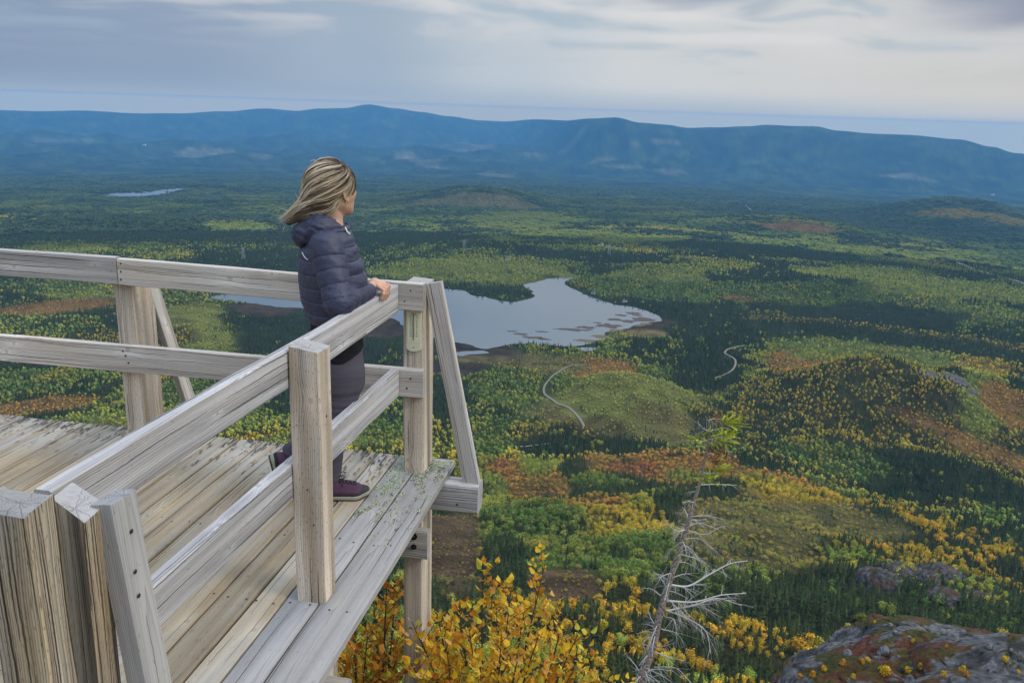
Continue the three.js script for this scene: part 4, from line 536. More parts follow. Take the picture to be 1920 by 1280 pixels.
// ------------------------------------------------------------------ the woman at the corner of the fence
{
  const BASE = platform.localToWorld(V(-0.47, 0, 0.58)), J = (px, py, d) => at(px, py, d).sub(BASE), yOf = (py, d) => J(620, py, d).y;
  const who = thing('person', BASE, 'woman in navy puffer jacket leaning on the rail gazing out, hair blown back', 'person');
  const yawT = 0.27, F = V(Math.cos(yawT), 0, -Math.sin(yawT)), R = V(Math.sin(yawT), 0, Math.cos(yawT));
  // the trunk as a stack of ovals: photograph row, column of its middle, half depth, half width
  const stack = rows => { const L = rows.map(([py, px, rf, rr]) => { const d = mix(3.735, 3.885, (py - 415) / 275), p = J(px, py, d); return { y: p.y, x: p.x, z: p.z, rf, rr }; }).sort((a, b) => a.y - b.y), T = k => L.map(q => [q.y, q[k]]); const tx = T('x'), tz = T('z'), tf = T('rf'), tr = T('rr'); return (x, y, z) => { const dx = x - table(tx, y), dz = z - table(tz, y), f = dx * F.x + dz * F.z, r = dx * R.x + dz * R.z, a = table(tf, y), b = table(tr, y); stack.f = f; stack.r = r; return egg(f, 0, r, a, 1, b); }; };
  const coatRows = stack([[408, 626, 0.058, 0.062], [428, 622, 0.075, 0.10], [446, 617, 0.100, 0.150], [468, 616, 0.122, 0.176], [500, 620, 0.138, 0.178], [522, 624, 0.143, 0.172], [550, 625, 0.142, 0.166], [580, 628, 0.130, 0.160], [603, 631, 0.114, 0.155], [620, 632, 0.108, 0.150]]);
  const sh = [J(611, 463, 3.615), J(600, 466, 3.93)], el = [J(635, 567, 3.60), J(650, 572, 4.02)], cf = [J(690, 546, 3.865), J(668, 588, 3.94)];
  const hemY = yOf(606, 3.84), puff = t => Math.pow(Math.abs(Math.sin(Math.PI * t)), 0.27);
  const wrinkle = (x, y, z, s, a) => a * fbm3(x * s, y * s * 1.6, z * s, 3);
  const seam = (x, y, z, t, k) => 0.0016 * smooth(0.10, 0.0, Math.abs(t - Math.round(t))) * (1 + k * noise3(x * 90, y * 20, z * 90));
  const coat = (x, y, z) => {
    let d = coatRows(x, y, z); const f = stack.f; const q = (y - hemY + 0.16 * (f > 0 ? f * f * 2 : -f * 0.15) + 0.006 * noise3(x * 7, y * 7, z * 7) - 0.010) / 0.059; d += seam(x, y, z, q, 0.8); d -= 0.0072 * puff(q) + wrinkle(x, y, z, 14, 0.006) + 0.0022 * noise3(x * 75, y * 14, z * 75) * Math.abs(Math.cos(Math.PI * q));
    d = smax(d, Math.max(hemY - y + 0.02 * noise(x * 9, z * 9), y - yOf(421, 3.74)), 0.03);
    for (let s = 0; s < 2; s++) {
      const a = bone(x, y, z, sh[s], el[s], 0.066, 0.054), ta = LAST.t, b = bone(x, y, z, el[s], cf[s], 0.053, 0.034), tb = LAST.t;
      const da = a - 0.0070 * puff(ta * 4.0 + 0.2 + 0.12 * noise3(x * 8, y * 8, z * 8)) - 0.002 * noise3(x * 60, y * 18, z * 60), db = b - 0.005 * puff(tb * 3.8 + 0.3);
      const bend = smin(da, db, 0.03) - wrinkle(x, y, z, 26, 0.0065 * smooth(0.14, 0.03, Math.hypot(x - el[s].x, y - el[s].y, z - el[s].z))) - wrinkle(x, y, z, 15, 0.004); d = smin(d, bend, 0.022);
    }
    return d;
  };
  const jacket = part('jacket', skin3(coat, ...around([J(560, 410, 3.75), J(690, 615, 3.85), sh[0], sh[1], el[0], el[1], cf[0], cf[1], J(620, 520, 3.55), J(620, 520, 4.05)], 0.10), 0.0043, { eps: 0.0014, slack: 0.05 }), new THREE.MeshPhysicalMaterial({ color: new THREE.Color().setRGB(0.029, 0.033, 0.067), roughness: 0.6, sheen: 0.15, sheenRoughness: 0.5, sheenColor: new THREE.Color().setRGB(0.35, 0.35, 0.5) }), who);
  { // hood lying on the shoulders, and the collar in front
    const a = J(571, 440, 3.70), b = J(600, 428, 3.69), c = J(628, 424, 3.70), e = J(646, 424, 3.78), n0 = J(626, 417, 3.735);
    const hood = (x, y, z) => { let d = bone(x, y, z, a, b, 0.056, 0.062); d = smin(d, bone(x, y, z, b, c, 0.058, 0.030), 0.03); d = smin(d, bone(x, y, z, c, e, 0.028, 0.020), 0.03); d = smin(d, bone(x, y, z, J(585, 432, 3.82), J(632, 424, 3.84), 0.055, 0.026), 0.03); d = smax(d, -(Math.hypot((x - n0.x) / 1.1, (z - n0.z) / 1.1) - 0.055 + (y - n0.y) * 0.15), 0.02); return d - wrinkle(x * 1.0, y, z, 20, 0.010) - 0.003 * puff(((x - a.x) * 0.8 + (y - a.y) * 1.5) / 0.05); };
    part('hood', skin3(hood, ...around([a, b, c, e, J(585, 432, 3.85)], 0.09), 0.0055, { eps: 0.002 }), jacket.material, jacket);
    const tube = (pts, r, m, name, parent) => part(name, new THREE.TubeGeometry(new THREE.CatmullRomCurve3(pts), 16, r, 6), m, parent);
    tube([J(647, 426, 3.70), J(650, 433, 3.69), J(656, 439, 3.69)], 0.0032, mat(0.55, 0.72, 0.58, 0.5), 'zip_pull', jacket);
    const edge = (px, py) => { const o = EYE.clone().sub(BASE), d = ray(px, py); let t = 3.3; for (let i = 0; i < 60; i++) { const p = o.clone().addScaledVector(d, t), v = coat(p.x, p.y, p.z); if (v < 0.002) break; t += Math.max(v * 0.7, 0.001); } return o.addScaledVector(d, t - 0.001); };
    tube([edge(566, 473), edge(569, 479), edge(573, 484), edge(577, 487)], 0.0026, mat(0.55, 0.57, 0.60, 0.35), 'piping', jacket);
  }
  // shirt below the jacket, then trousers
  const shirtRows = stack([[570, 628, 0.10, 0.14], [600, 629, 0.112, 0.150], [640, 631, 0.117, 0.160], [680, 633, 0.120, 0.163]]);
  const under = (x, y, z) => { const d = shirtRows(x, y, z) - wrinkle(x, y, z, 18, 0.006), f = stack.f; return smax(d, Math.max(yOf(668, 3.86) + 0.035 * smooth(0.0, 0.11, f) + 0.018 * smooth(0, -0.1, f) - y, y - yOf(585, 3.84)), 0.012); };
  part('shirt', skin3(under, ...around([J(570, 580, 3.7), J(690, 680, 4.05), J(620, 620, 3.65)], 0.05), 0.008), mat(0.012, 0.012, 0.014, 0.9), who);
  const hipRows = stack([[630, 631, 0.105, 0.150], [660, 632, 0.114, 0.158], [690, 633, 0.120, 0.163], [715, 636, 0.116, 0.158], [740, 638, 0.07, 0.10]]);
  const hipJ = [J(640, 702, 3.83), J(640, 702, 3.985)], kn = [J(634, 800, 3.85), J(628, 795, 4.05)], an = [J(548, 845, 3.98), J(620, 896, 4.112)];
  const legs = (x, y, z) => {
    let d = smax(hipRows(x, y, z), Math.max(y - yOf(640, 3.86), yOf(748, 3.9) - y), 0.03);
    for (let s = 0; s < 2; s++) { let a = bone(x, y, z, hipJ[s], kn[s], 0.097, 0.062); a = smin(a, bone(x, y, z, kn[s], an[s], 0.060, 0.043), 0.025); const k = Math.hypot(x - kn[s].x, y - kn[s].y, z - kn[s].z), q = Math.hypot(x - an[s].x, y - an[s].y, z - an[s].z); a -= wrinkle(x, y * 1.8, z, 17, 0.004 + 0.008 * smooth(0.14, 0.04, k) + 0.006 * smooth(0.12, 0.03, q)); d = s ? smin(d, a, 0.025) : smin(d, a, 0.03); }
    const cutR = (x - an[0].x) * (an[0].x - kn[0].x) + (y - an[0].y) * (an[0].y - kn[0].y) + (z - an[0].z) * (an[0].z - kn[0].z); d = smax(d, Math.min(cutR, Math.hypot(x - an[0].x, y - an[0].y, z - an[0].z) - 0.10) > 0 && Math.hypot(x - an[0].x, y - an[0].y, z - an[0].z) < 0.1 ? cutR * 2.5 : -1, 0.004);
    return smax(d, an[1].y - 0.02 - y, 0.006);
  };
  const trousers = part('trousers', skin3(legs, ...around([...hipJ, ...kn, ...an, J(632, 640, 3.7), J(632, 640, 4.06)], 0.14), 0.0075), mat(0.070, 0.065, 0.080, 0.93), who);
  // shoes: each in its own axes, x to the toe, y up out of the sole
  const shoe = (heel, toe, upish, label) => {
    const X = toe.clone().sub(heel).normalize(), Z = X.clone().cross(upish).normalize(), Y = Z.clone().cross(X), M = new THREE.Matrix4().makeBasis(X, Y, Z).setPosition(heel);
    const plan = (x, z, g) => { const a = V(0.035, 0, 0), b = V(0.185, 0, 0.006), c = V(0.225, 0, -0.004); return Math.min(bone(x, 0, z, a, b, 0.033, 0.047), bone(x, 0, z, b, c, 0.047, 0.036)) + g; };
    const upper = (x, y, z) => { let d = bone(x, y, z, V(0.045, 0.045, 0), V(0.20, 0.036, 0.002), 0.036, 0.031); d = smin(d, bone(x, y, z, V(0.052, 0.06, 0), V(0.056, 0.10, 0), 0.036, 0.035), 0.03); d = smin(d, bone(x, y, z, V(0.07, 0.075, 0), V(0.18, 0.045, 0), 0.030, 0.028), 0.03); d = smin(d, smax(plan(x, z, 0.004), Math.abs(y - 0.03) - 0.016, 0.012), 0.02); d = smax(d, 0.014 - y, 0.008); return smax(d, -(bone(x, y, z, V(0.055, 0.095, 0), V(0.058, 0.15, 0), 0.026, 0.030)), 0.006); };
    const rise = x => 0.012 * smooth(0.19, 0.27, x) + 0.006 * smooth(0.06, 0.0, x);
    const sole = (x, y, z) => smax(plan(x, z, -0.004), Math.abs(y - 0.015 - rise(x)) - 0.0095, 0.006), tread = (x, y, z) => smax(plan(x, z, -0.002), Math.abs(y - 0.004 - rise(x)) - 0.004 - (0.5 + 0.5 * Math.sin(x * 420)) * 0.0015, 0.003);
    const bb = [V(-0.03, -0.02, -0.08), V(0.3, 0.17, 0.08)], put = g => g.applyMatrix4(M), s = part('shoe', put(skin3(upper, ...bb, 0.004)), mat(0.060, 0.022, 0.048, 0.8), who);
    if (label) s.userData.label = label;
    part('sole', put(skin3(sole, ...bb, 0.004)), mat(0.27, 0.25, 0.19, 0.8), s); part('tread', put(skin3(tread, ...bb, 0.003)), mat(0.03, 0.03, 0.03, 0.8), s);
    part('toe_cap', put(skin3((x, y, z) => smax(upper(x, y, z) - 0.0022, Math.max(0.196 - x + (y - 0.02) * 0.8, y - 0.075), 0.004), ...bb, 0.004)), mat(0.045, 0.042, 0.042, 0.85), s);
    part('rand', put(skin3((x, y, z) => smax(upper(x, y, z) - 0.0018, y - 0.036 - 0.012 * smooth(0.06, 0.0, x), 0.004), ...bb, 0.004)), mat(0.028, 0.024, 0.028, 0.85), s);
    const lace = []; const top = (x, z) => { let y = 0.13; for (let i = 0; i < 50 && upper(x, y, z) > 0.001; i++) y -= 0.002; return V(x, y + 0.002, z); };
    for (let i = 0; i < 5; i++) { const x = 0.105 + i * 0.019; lace.push(new THREE.TubeGeometry(new THREE.CatmullRomCurve3([top(x, -0.022), top(x + 0.006, 0), top(x + 0.014, 0.022)]), 8, 0.0022, 5), new THREE.TubeGeometry(new THREE.CatmullRomCurve3([top(x, 0.022), top(x + 0.006, 0), top(x + 0.014, -0.022)]), 8, 0.0022, 5)); }
    for (const sz of [-1, 1]) { const k = top(0.102, 0); lace.push(new THREE.TubeGeometry(new THREE.CatmullRomCurve3([k, k.clone().add(V(0.02, 0.016, 0.018 * sz)), k.clone().add(V(0.042, 0.010, 0.03 * sz)), k.clone().add(V(0.022, -0.002, 0.016 * sz)), k]), 16, 0.0021, 5), new THREE.TubeGeometry(new THREE.CatmullRomCurve3([k, k.clone().add(V(0.018, -0.004, 0.022 * sz)), k.clone().add(V(0.03, -0.035, 0.036 * sz))]), 10, 0.0019, 5)); }
    part('laces', put(mergeGeometries(lace)), mat(0.012, 0.010, 0.012, 0.8), s); part('sock', put(new THREE.CylinderGeometry(0.031, 0.033, 0.09, 18).translate(0.056, 0.105, 0)), mat(0.22, 0.21, 0.23, 0.95), s);
  };
  const down = (px, py) => onLevel(px, py, 0).sub(BASE);
  { const toe = down(694, 930), heel = toe.clone().add(down(600, 934).sub(toe).normalize().multiplyScalar(0.262)); heel.y = toe.y = 0.001; shoe(heel, toe, V(0, 1, 0)); }
  { const toe = down(537, 945), heel = J(503, 862, 3.955); toe.y = 0.012; const ax = toe.clone().sub(heel); const up = an[0].clone().sub(heel); shoe(toe.clone().addScaledVector(ax.normalize(), -0.262), toe, up, 'burgundy hiking shoe raised on its toe'); }
  // head, neck, hands: skin
  const HC = J(627, 354, 3.715), yawH = 0.92, HF = V(Math.cos(yawH), 0.02, -Math.sin(yawH)).normalize(), HR = V(Math.sin(yawH), 0, Math.cos(yawH)), HU = HR.clone().cross(HF).negate(); if (HU.y < 0) HU.negate();
  const head = (x, y, z) => { const dx = x - HC.x, dy = y - HC.y, dz = z - HC.z; return [dx * HF.x + dy * HF.y + dz * HF.z, dx * HU.x + dy * HU.y + dz * HU.z, dx * HR.x + dy * HR.y + dz * HR.z]; };
  const fromHead = (f, u, r) => HC.clone().addScaledVector(HF, f).addScaledVector(HU, u).addScaledVector(HR, r);
  const neckA = fromHead(-0.020, -0.06, 0), neckB = J(618, 432, 3.755);
  const A = (q, f, u, r) => V(f, u, r);
  const skull = (x, y, z) => {
    const [f, u, r] = head(x, y, z), s = Math.abs(r); let d = egg(f + 0.012, u - 0.028, r, 0.093, 0.086, 0.073);
    d = smin(d, egg(f - 0.035, u + 0.035, r, 0.058, 0.075, 0.058), 0.03); d = smin(d, bone(f, u, s, V(0.0, -0.062, 0.045), V(0.066, -0.098, 0.008), 0.020, 0.020), 0.035); d = smin(d, bone(f, u, s, V(0.06, -0.02, 0.036), V(0.03, -0.03, 0.052), 0.018, 0.014), 0.03);
    d = smin(d, bone(f, u, s, V(0.083, 0.026, 0.012), V(0.070, 0.024, 0.045), 0.010, 0.008), 0.02); d = smax(d, -(Math.hypot(f - 0.095, u - 0.006, s - 0.031) - 0.016), 0.012); d = smin(d, Math.hypot(f - 0.074, u - 0.004, s - 0.031) - 0.0125, 0.003);
    d = smin(d, bone(f, u, r, V(0.090, 0.012, 0), V(0.112, -0.026, 0), 0.007, 0.0105), 0.012); d = smin(d, Math.hypot(f - 0.100, u + 0.030, s - 0.010) - 0.007, 0.006);
    d = smin(d, egg(f - 0.090, u + 0.058, r, 0.010, 0.006, 0.022), 0.006); d = smin(d, egg(f - 0.088, u + 0.068, r, 0.010, 0.006, 0.019), 0.005);
    const ea = f + 0.004 + 0.25 * (u + 0.02), er = s - 0.073 + 0.35 * ea; let ear = egg(ea, u + 0.018, er, 0.019, 0.031, 0.008); ear = smax(ear, -egg(ea - 0.003, u + 0.012, er - 0.007, 0.010, 0.018, 0.007), 0.004); ear = smin(ear, egg(ea - 0.006, u + 0.044, er + 0.001, 0.009, 0.010, 0.006), 0.006); d = smin(d, ear, 0.005);
    const n = bone(x, y, z, neckA, neckB, 0.047, 0.052); d = smin(d, n, 0.03);
    return d;
  };
  const SKIN = [0.50, 0.30, 0.205], tone = (x, y, z) => { const [f, u, r] = head(x, y, z), s = Math.abs(r); let c = SKIN.map((q, i) => q * (1 + 0.06 * fbm3(x * 40, y * 40, z * 40, 2))); const lip = smooth(0.012, 0.006, Math.abs(u + 0.063)) * smooth(0.024, 0.018, s) * smooth(0.085, 0.092, f); c = [mix(c[0], 0.42, lip), mix(c[1], 0.16, lip), mix(c[2], 0.14, lip)]; const ch = smooth(0.04, 0.01, Math.hypot(f - 0.07, u + 0.03, s - 0.045)); c[1] *= 1 - 0.1 * ch; c[2] *= 1 - 0.1 * ch; const eye = Math.hypot(f - 0.084, u - 0.004, s - 0.031), w = smooth(0.0105, 0.0085, Math.hypot((u - 0.004) * 1.9, s - 0.031)) * (f > 0.07 ? 1 : 0); const ir = smooth(0.0055, 0.0045, Math.hypot(u - 0.004, s - 0.031)) * (f > 0.07 ? 1 : 0); for (let i = 0; i < 3; i++) { c[i] = mix(c[i], 0.6, w); c[i] = mix(c[i], [0.06, 0.08, 0.09][i], ir); } const br = smooth(0.006, 0.003, Math.abs(u - 0.030 + 0.1 * Math.abs(s - 0.03))) * smooth(0.008, 0.014, s) * smooth(0.052, 0.044, s) * smooth(0.05, 0.07, f); for (let i = 0; i < 3; i++) c[i] = mix(c[i], [0.12, 0.08, 0.05][i], br * 0.8); return c; };
  const headGeo = skin3(skull, ...around([fromHead(0.12, -0.13, 0), fromHead(-0.12, 0.12, 0.09), fromHead(0, 0, -0.09), neckB], 0.05), 0.0036, { color: tone });
  // the right hand lies over the rail, fingers down its outer face; the left is held low behind it
  const handField = (wrist, palm, fingers) => { const k0 = fingers.map(q => q[0]); return (x, y, z) => { let d = bone(x, y, z, wrist, palm, 0.024, 0.020); for (let i = 0; i < 4; i++) { d = smin(d, bone(x, y, z, palm, k0[i], 0.017, 0.0115), 0.014); } for (const q of fingers) for (let i = 1; i < q.length; i++) d = smin(d, bone(x, y, z, q[i - 1], q[i], 0.0105 - 0.0009 * (i - 1), 0.0100 - 0.0009 * i), 0.0035); return d; }; };
  const P = (s, y, t) => platform.localToWorld(V(-s, y, t)).sub(BASE);
  const wr = J(684, 549, 3.845), pm = P(0.262, 1.052, 0.455);
  const fingersR = [0, 1, 2, 3].map(i => { const t = 0.425 + i * 0.0215, L = [0.95, 1.05, 1, 0.85][i], o = 0.205 + 0.031 * t; return [P(o + 0.012, 1.052 - 0.004 * Math.abs(i - 1.3), t), P(o - 0.016, 1.040 - 0.004 * i, t + 0.004), P(o - 0.016, 1.040 - 0.030 * L, t + 0.004 + 0.003 * i), P(o - 0.009, 1.040 - 0.056 * L, t + 0.004 + 0.004 * i)]; });
  fingersR.push([P(0.27, 1.045, 0.44), P(0.262, 1.036, 0.402), P(0.248, 1.030, 0.382), P(0.236, 1.028, 0.37)]);
  const handR = handField(wr, pm, fingersR), skinTone = (x, y, z) => SKIN.map((q, i) => q * (1.05 + 0.10 * fbm3(x * 60, y * 60, z * 60, 2)) * (i ? 0.97 : 1.04));
  const gR = skin3((x, y, z) => handR(x, y, z), ...around([wr, pm, ...fingersR.flat()], 0.035), 0.0028, { color: skinTone });
  const wl = J(668, 588, 3.94), D = (f, u, r) => wl.clone().addScaledVector(F, f).add(V(0, u, 0)).addScaledVector(R, r), fl = [0, 1, 2, 3].map(i => [D(0.012, -0.06 + 0.002 * i, -0.01 + 0.0 * i + 0.022 * (i - 1.5)), D(0.03, -0.085, 0.022 * (i - 1.5)), D(0.012, -0.108 + 0.004 * i, 0.021 * (i - 1.5)), D(-0.008, -0.10, 0.02 * (i - 1.5))]); fl.push([D(0.015, -0.03, 0.03), D(0.035, -0.055, 0.042), D(0.042, -0.08, 0.036)]);
  const pl = D(0.004, -0.028, 0), handL = handField(D(-0.01, 0.02, 0), pl, fl), gL = skin3(handL, ...around([wl, pl, ...fl.flat()], 0.04), 0.0035, { color: skinTone });
  const inner = (x, y, z) => { let d = coatRows(x, y, z) + 0.028; d = smax(d, hemY - y, 0.02); d = smin(d, smax(hipRows(x, y, z) + 0.022, Math.max(y - hemY - 0.02, yOf(748, 3.9) - y), 0.02), 0.03); for (let s = 0; s < 2; s++) { d = smin(d, bone(x, y, z, sh[s], el[s], 0.042, 0.036), 0.03); d = smin(d, bone(x, y, z, el[s], s ? wl : wr, 0.036, 0.024), 0.02); d = smin(d, bone(x, y, z, hipJ[s], kn[s], 0.076, 0.046), 0.03); d = smin(d, bone(x, y, z, kn[s], an[s], 0.045, 0.030), 0.02); } return smin(d, bone(x, y, z, neckA, neckB, 0.045, 0.05), 0.03); };
  const torsoGeo = skin3(inner, ...around([sh[0], sh[1], ...el, ...kn, ...an, wl, wr, neckA], 0.14), 0.014, { color: () => SKIN, slack: 0.08 });
  part('body', mergeGeometries([headGeo, gR, gL, torsoGeo]), new THREE.MeshPhysicalMaterial({ vertexColors: true, roughness: 0.55, sheen: 0.1 }), who);
  { const lobe = fromHead(-0.001, -0.052, 0.078), g = new THREE.TorusGeometry(0.0065, 0.0014, 6, 16); g.rotateY(1.2); g.translate(lobe.x, lobe.y - 0.004, lobe.z); part('earring', g, mat(0.75, 0.55, 0.25, 0.25, { metalness: 1 }), who); }
  // hair: a full mass swept back by the wind, then locks of strands over it
  const tail = [J(611, 348, 3.70), J(597, 376, 3.69), J(571, 402, 3.68), J(541, 416, 3.68)];
  const hairMass = (x, y, z) => { const [f, u, r] = head(x, y, z); let d = egg(f + 0.016, u - 0.024, r, 0.102, 0.091, 0.084); d = smin(d, bone(x, y, z, tail[0], tail[1], 0.074, 0.056), 0.04); d = smin(d, bone(x, y, z, J(618, 333, 3.71), J(606, 343, 3.70), 0.060, 0.062), 0.04); d = smin(d, bone(x, y, z, tail[1], tail[2], 0.050, 0.032), 0.035); d = smin(d, bone(x, y, z, J(612, 388, 3.665), tail[2], 0.024, 0.026), 0.035); return smin(d, bone(x, y, z, tail[2], tail[3], 0.033, 0.022), 0.03); };
  const hairline = (x, y, z) => { const [f, u, r] = head(x, y, z); return 0.72 * f - 0.69 * u - 0.018 - 0.006 * noise(u * 60, r * 60); };
  const cap = (x, y, z) => { const h = hairline(x, y, z), [f] = head(x, y, z); return smax(hairMass(x, y, z) + 0.007, f > -0.05 ? h : h - 0.02 - (-0.05 - f) * 1.2, 0.012) - 0.0025 * noise3(x * 90, y * 50, z * 90); };
  const hair = part('hair', skin3(cap, ...around([fromHead(0.12, 0.14, 0.1), fromHead(-0.14, -0.1, -0.1), ...tail], 0.07), 0.005), mat(0.085, 0.058, 0.036, 0.7), who);
  const r = rng(5), grad = p => { const e = 0.003; return V(hairMass(p.x + e, p.y, p.z) - hairMass(p.x - e, p.y, p.z), hairMass(p.x, p.y + e, p.z) - hairMass(p.x, p.y - e, p.z), hairMass(p.x, p.y, p.z + e) - hairMass(p.x, p.y, p.z - e)).normalize(); };
  const settle = (p, lv) => { for (let i = 0; i < 3; i++) p.addScaledVector(grad(p), lv - hairMass(p.x, p.y, p.z)); return p; };
  const crown = settle(fromHead(0.0, 0.10, 0.035), 0.0);
  const goal = tail[3].clone().add(V(0.005, 0.004, 0)), wind = V(-0.84, -0.52, 0.05).normalize();
  const P3 = [], C3 = [], I3 = []; let base = 0;
  const strand = (pts, w, tint) => { // a three-sided tapering thread
    const n = pts.length; for (let i = 0; i < n; i++) { const t = pts[Math.min(i + 1, n - 1)].clone().sub(pts[Math.max(i - 1, 0)]).normalize(), a = t.clone().cross(V(0.3, 0.2, 0.93)).normalize(), b = t.clone().cross(a), f = i / (n - 1), q = w * (0.5 + 0.5 * smooth(0, 0.1, f)) * (1 - 0.8 * smooth(0.75, 1, f)); for (let k = 0; k < 3; k++) { const an = k * 2.0944; P3.push(pts[i].x + (a.x * Math.cos(an) + b.x * Math.sin(an)) * q, pts[i].y + (a.y * Math.cos(an) + b.y * Math.sin(an)) * q, pts[i].z + (a.z * Math.cos(an) + b.z * Math.sin(an)) * q); const c = tint(f); C3.push(c[0], c[1], c[2]); } if (i) for (let k = 0; k < 3; k++) { const p = base + (i - 1) * 3 + k, p2 = base + (i - 1) * 3 + (k + 1) % 3; I3.push(p, p + 3, p2, p2, p + 3, p2 + 3); } } base += n * 3; };
  const trace = (p, lv, spread) => { const pts = [p.clone()]; let gone = 0; for (let i = 0; i < 34 && gone < 6; i++) { const q = p.clone().sub(crown), D0 = q.length(), g = grad(p), to = goal.clone().sub(p), D1 = to.length(); const [f] = head(p.x, p.y, p.z); let v = to.normalize().add(V(-0.75 * smooth(0.06, 0.22, D1), 0.1, 0)).addScaledVector(q.normalize(), 2.2 * Math.exp(-D0 / 0.045)).add(V(0, -0.55 * smooth(-0.03, 0.06, f) , 0)).add(spread); if (D1 < 0.035 || gone) { v = wind.clone().add(spread.clone().multiplyScalar(0.8)); gone++; } v.addScaledVector(g, -v.dot(g) * (gone ? 0.2 : 1)).normalize(); p = p.clone().addScaledVector(v, 0.0115); if (!gone) settle(p, lv); pts.push(p.clone()); } return pts; };
  for (let k = 0; k < 420; k++) {
    const a = r() * 6.283, q = Math.pow(r(), 0.7) * 0.135, root = crown.clone().add(V((r() - 0.5), (r() - 0.5), (r() - 0.5)).normalize().multiplyScalar(q)); settle(root, 0); const [f, u] = head(root.x, root.y, root.z); if (hairline(root.x, root.y, root.z) > 0.004 || u < -0.03) continue;
    const lv = -0.004 + 0.016 * r(), spread = V((r() - 0.5) * 0.25, (r() - 0.5) * 0.35, (r() - 0.5) * 0.25), pts = trace(root, lv, spread), light = r(), cl = light < 0.26 ? [0.075, 0.050, 0.030] : light < 0.55 ? [0.29, 0.21, 0.125] : [0.72, 0.585, 0.40], dark = smooth(0.09, 0.0, q), cut = 0.72 + 0.28 * r(), nn = Math.max(5, Math.floor(pts.length * cut));
    const n = 3 + Math.floor(r() * 4);
    for (let i = 0; i < n; i++) { const o = V((r() - 0.5), (r() - 0.5), (r() - 0.5)).multiplyScalar(0.014), jit = 0.8 + 0.4 * r(), grow = r() * 0.6, sub = pts.slice(0, Math.max(4, nn - Math.floor(r() * 5))).map((p, j, L) => p.clone().addScaledVector(o, 0.35 + (0.65 + grow) * j / L.length)); strand(sub, 0.0007 + 0.0006 * r(), t => { const m = smooth(0.0, 0.30, t), e = smooth(0.75, 1, t); return [0, 1, 2].map(c => mix(mix(cl[c], [0.045, 0.03, 0.02][c], (1 - m) * (0.45 + 0.5 * dark)), [0.42, 0.35, 0.24][c], e * 0.55) * jit); }); }
  }
  for (const w of [[[562, 402], [556, 388], [558, 372], [553, 362]], [[566, 400], [562, 385], [563, 374]], [[556, 404], [545, 398], [528, 391]], [[560, 400], [553, 384], [551, 375]], [[600, 306], [588, 300], [580, 303]], [[590, 318], [577, 322], [570, 330]], [[612, 299], [602, 296], [594, 298]], [[575, 345], [566, 352], [560, 362]], [[546, 418], [534, 424], [530, 432]], [[548, 412], [533, 412], [527, 418]]]) for (let i = 0; i < 5; i++) { const j = () => (r() - 0.5) * 3, pts = new THREE.CatmullRomCurve3(w.map(([x, y]) => J(x + j(), y + j(), 3.69))).getPoints(9); strand(pts, 0.0005, () => [0.5, 0.46, 0.38]); }
  const hg = new THREE.BufferGeometry(); hg.setAttribute('position', new THREE.Float32BufferAttribute(P3, 3)); hg.setAttribute('color', new THREE.Float32BufferAttribute(C3, 3)); hg.setIndex(I3); hg.computeVertexNormals(); part('strands', hg, new THREE.MeshPhysicalMaterial({ vertexColors: true, roughness: 0.42, side: THREE.DoubleSide }), hair).userData.kind = 'stuff';
  console.log('hair triangles', I3.length / 3);
}
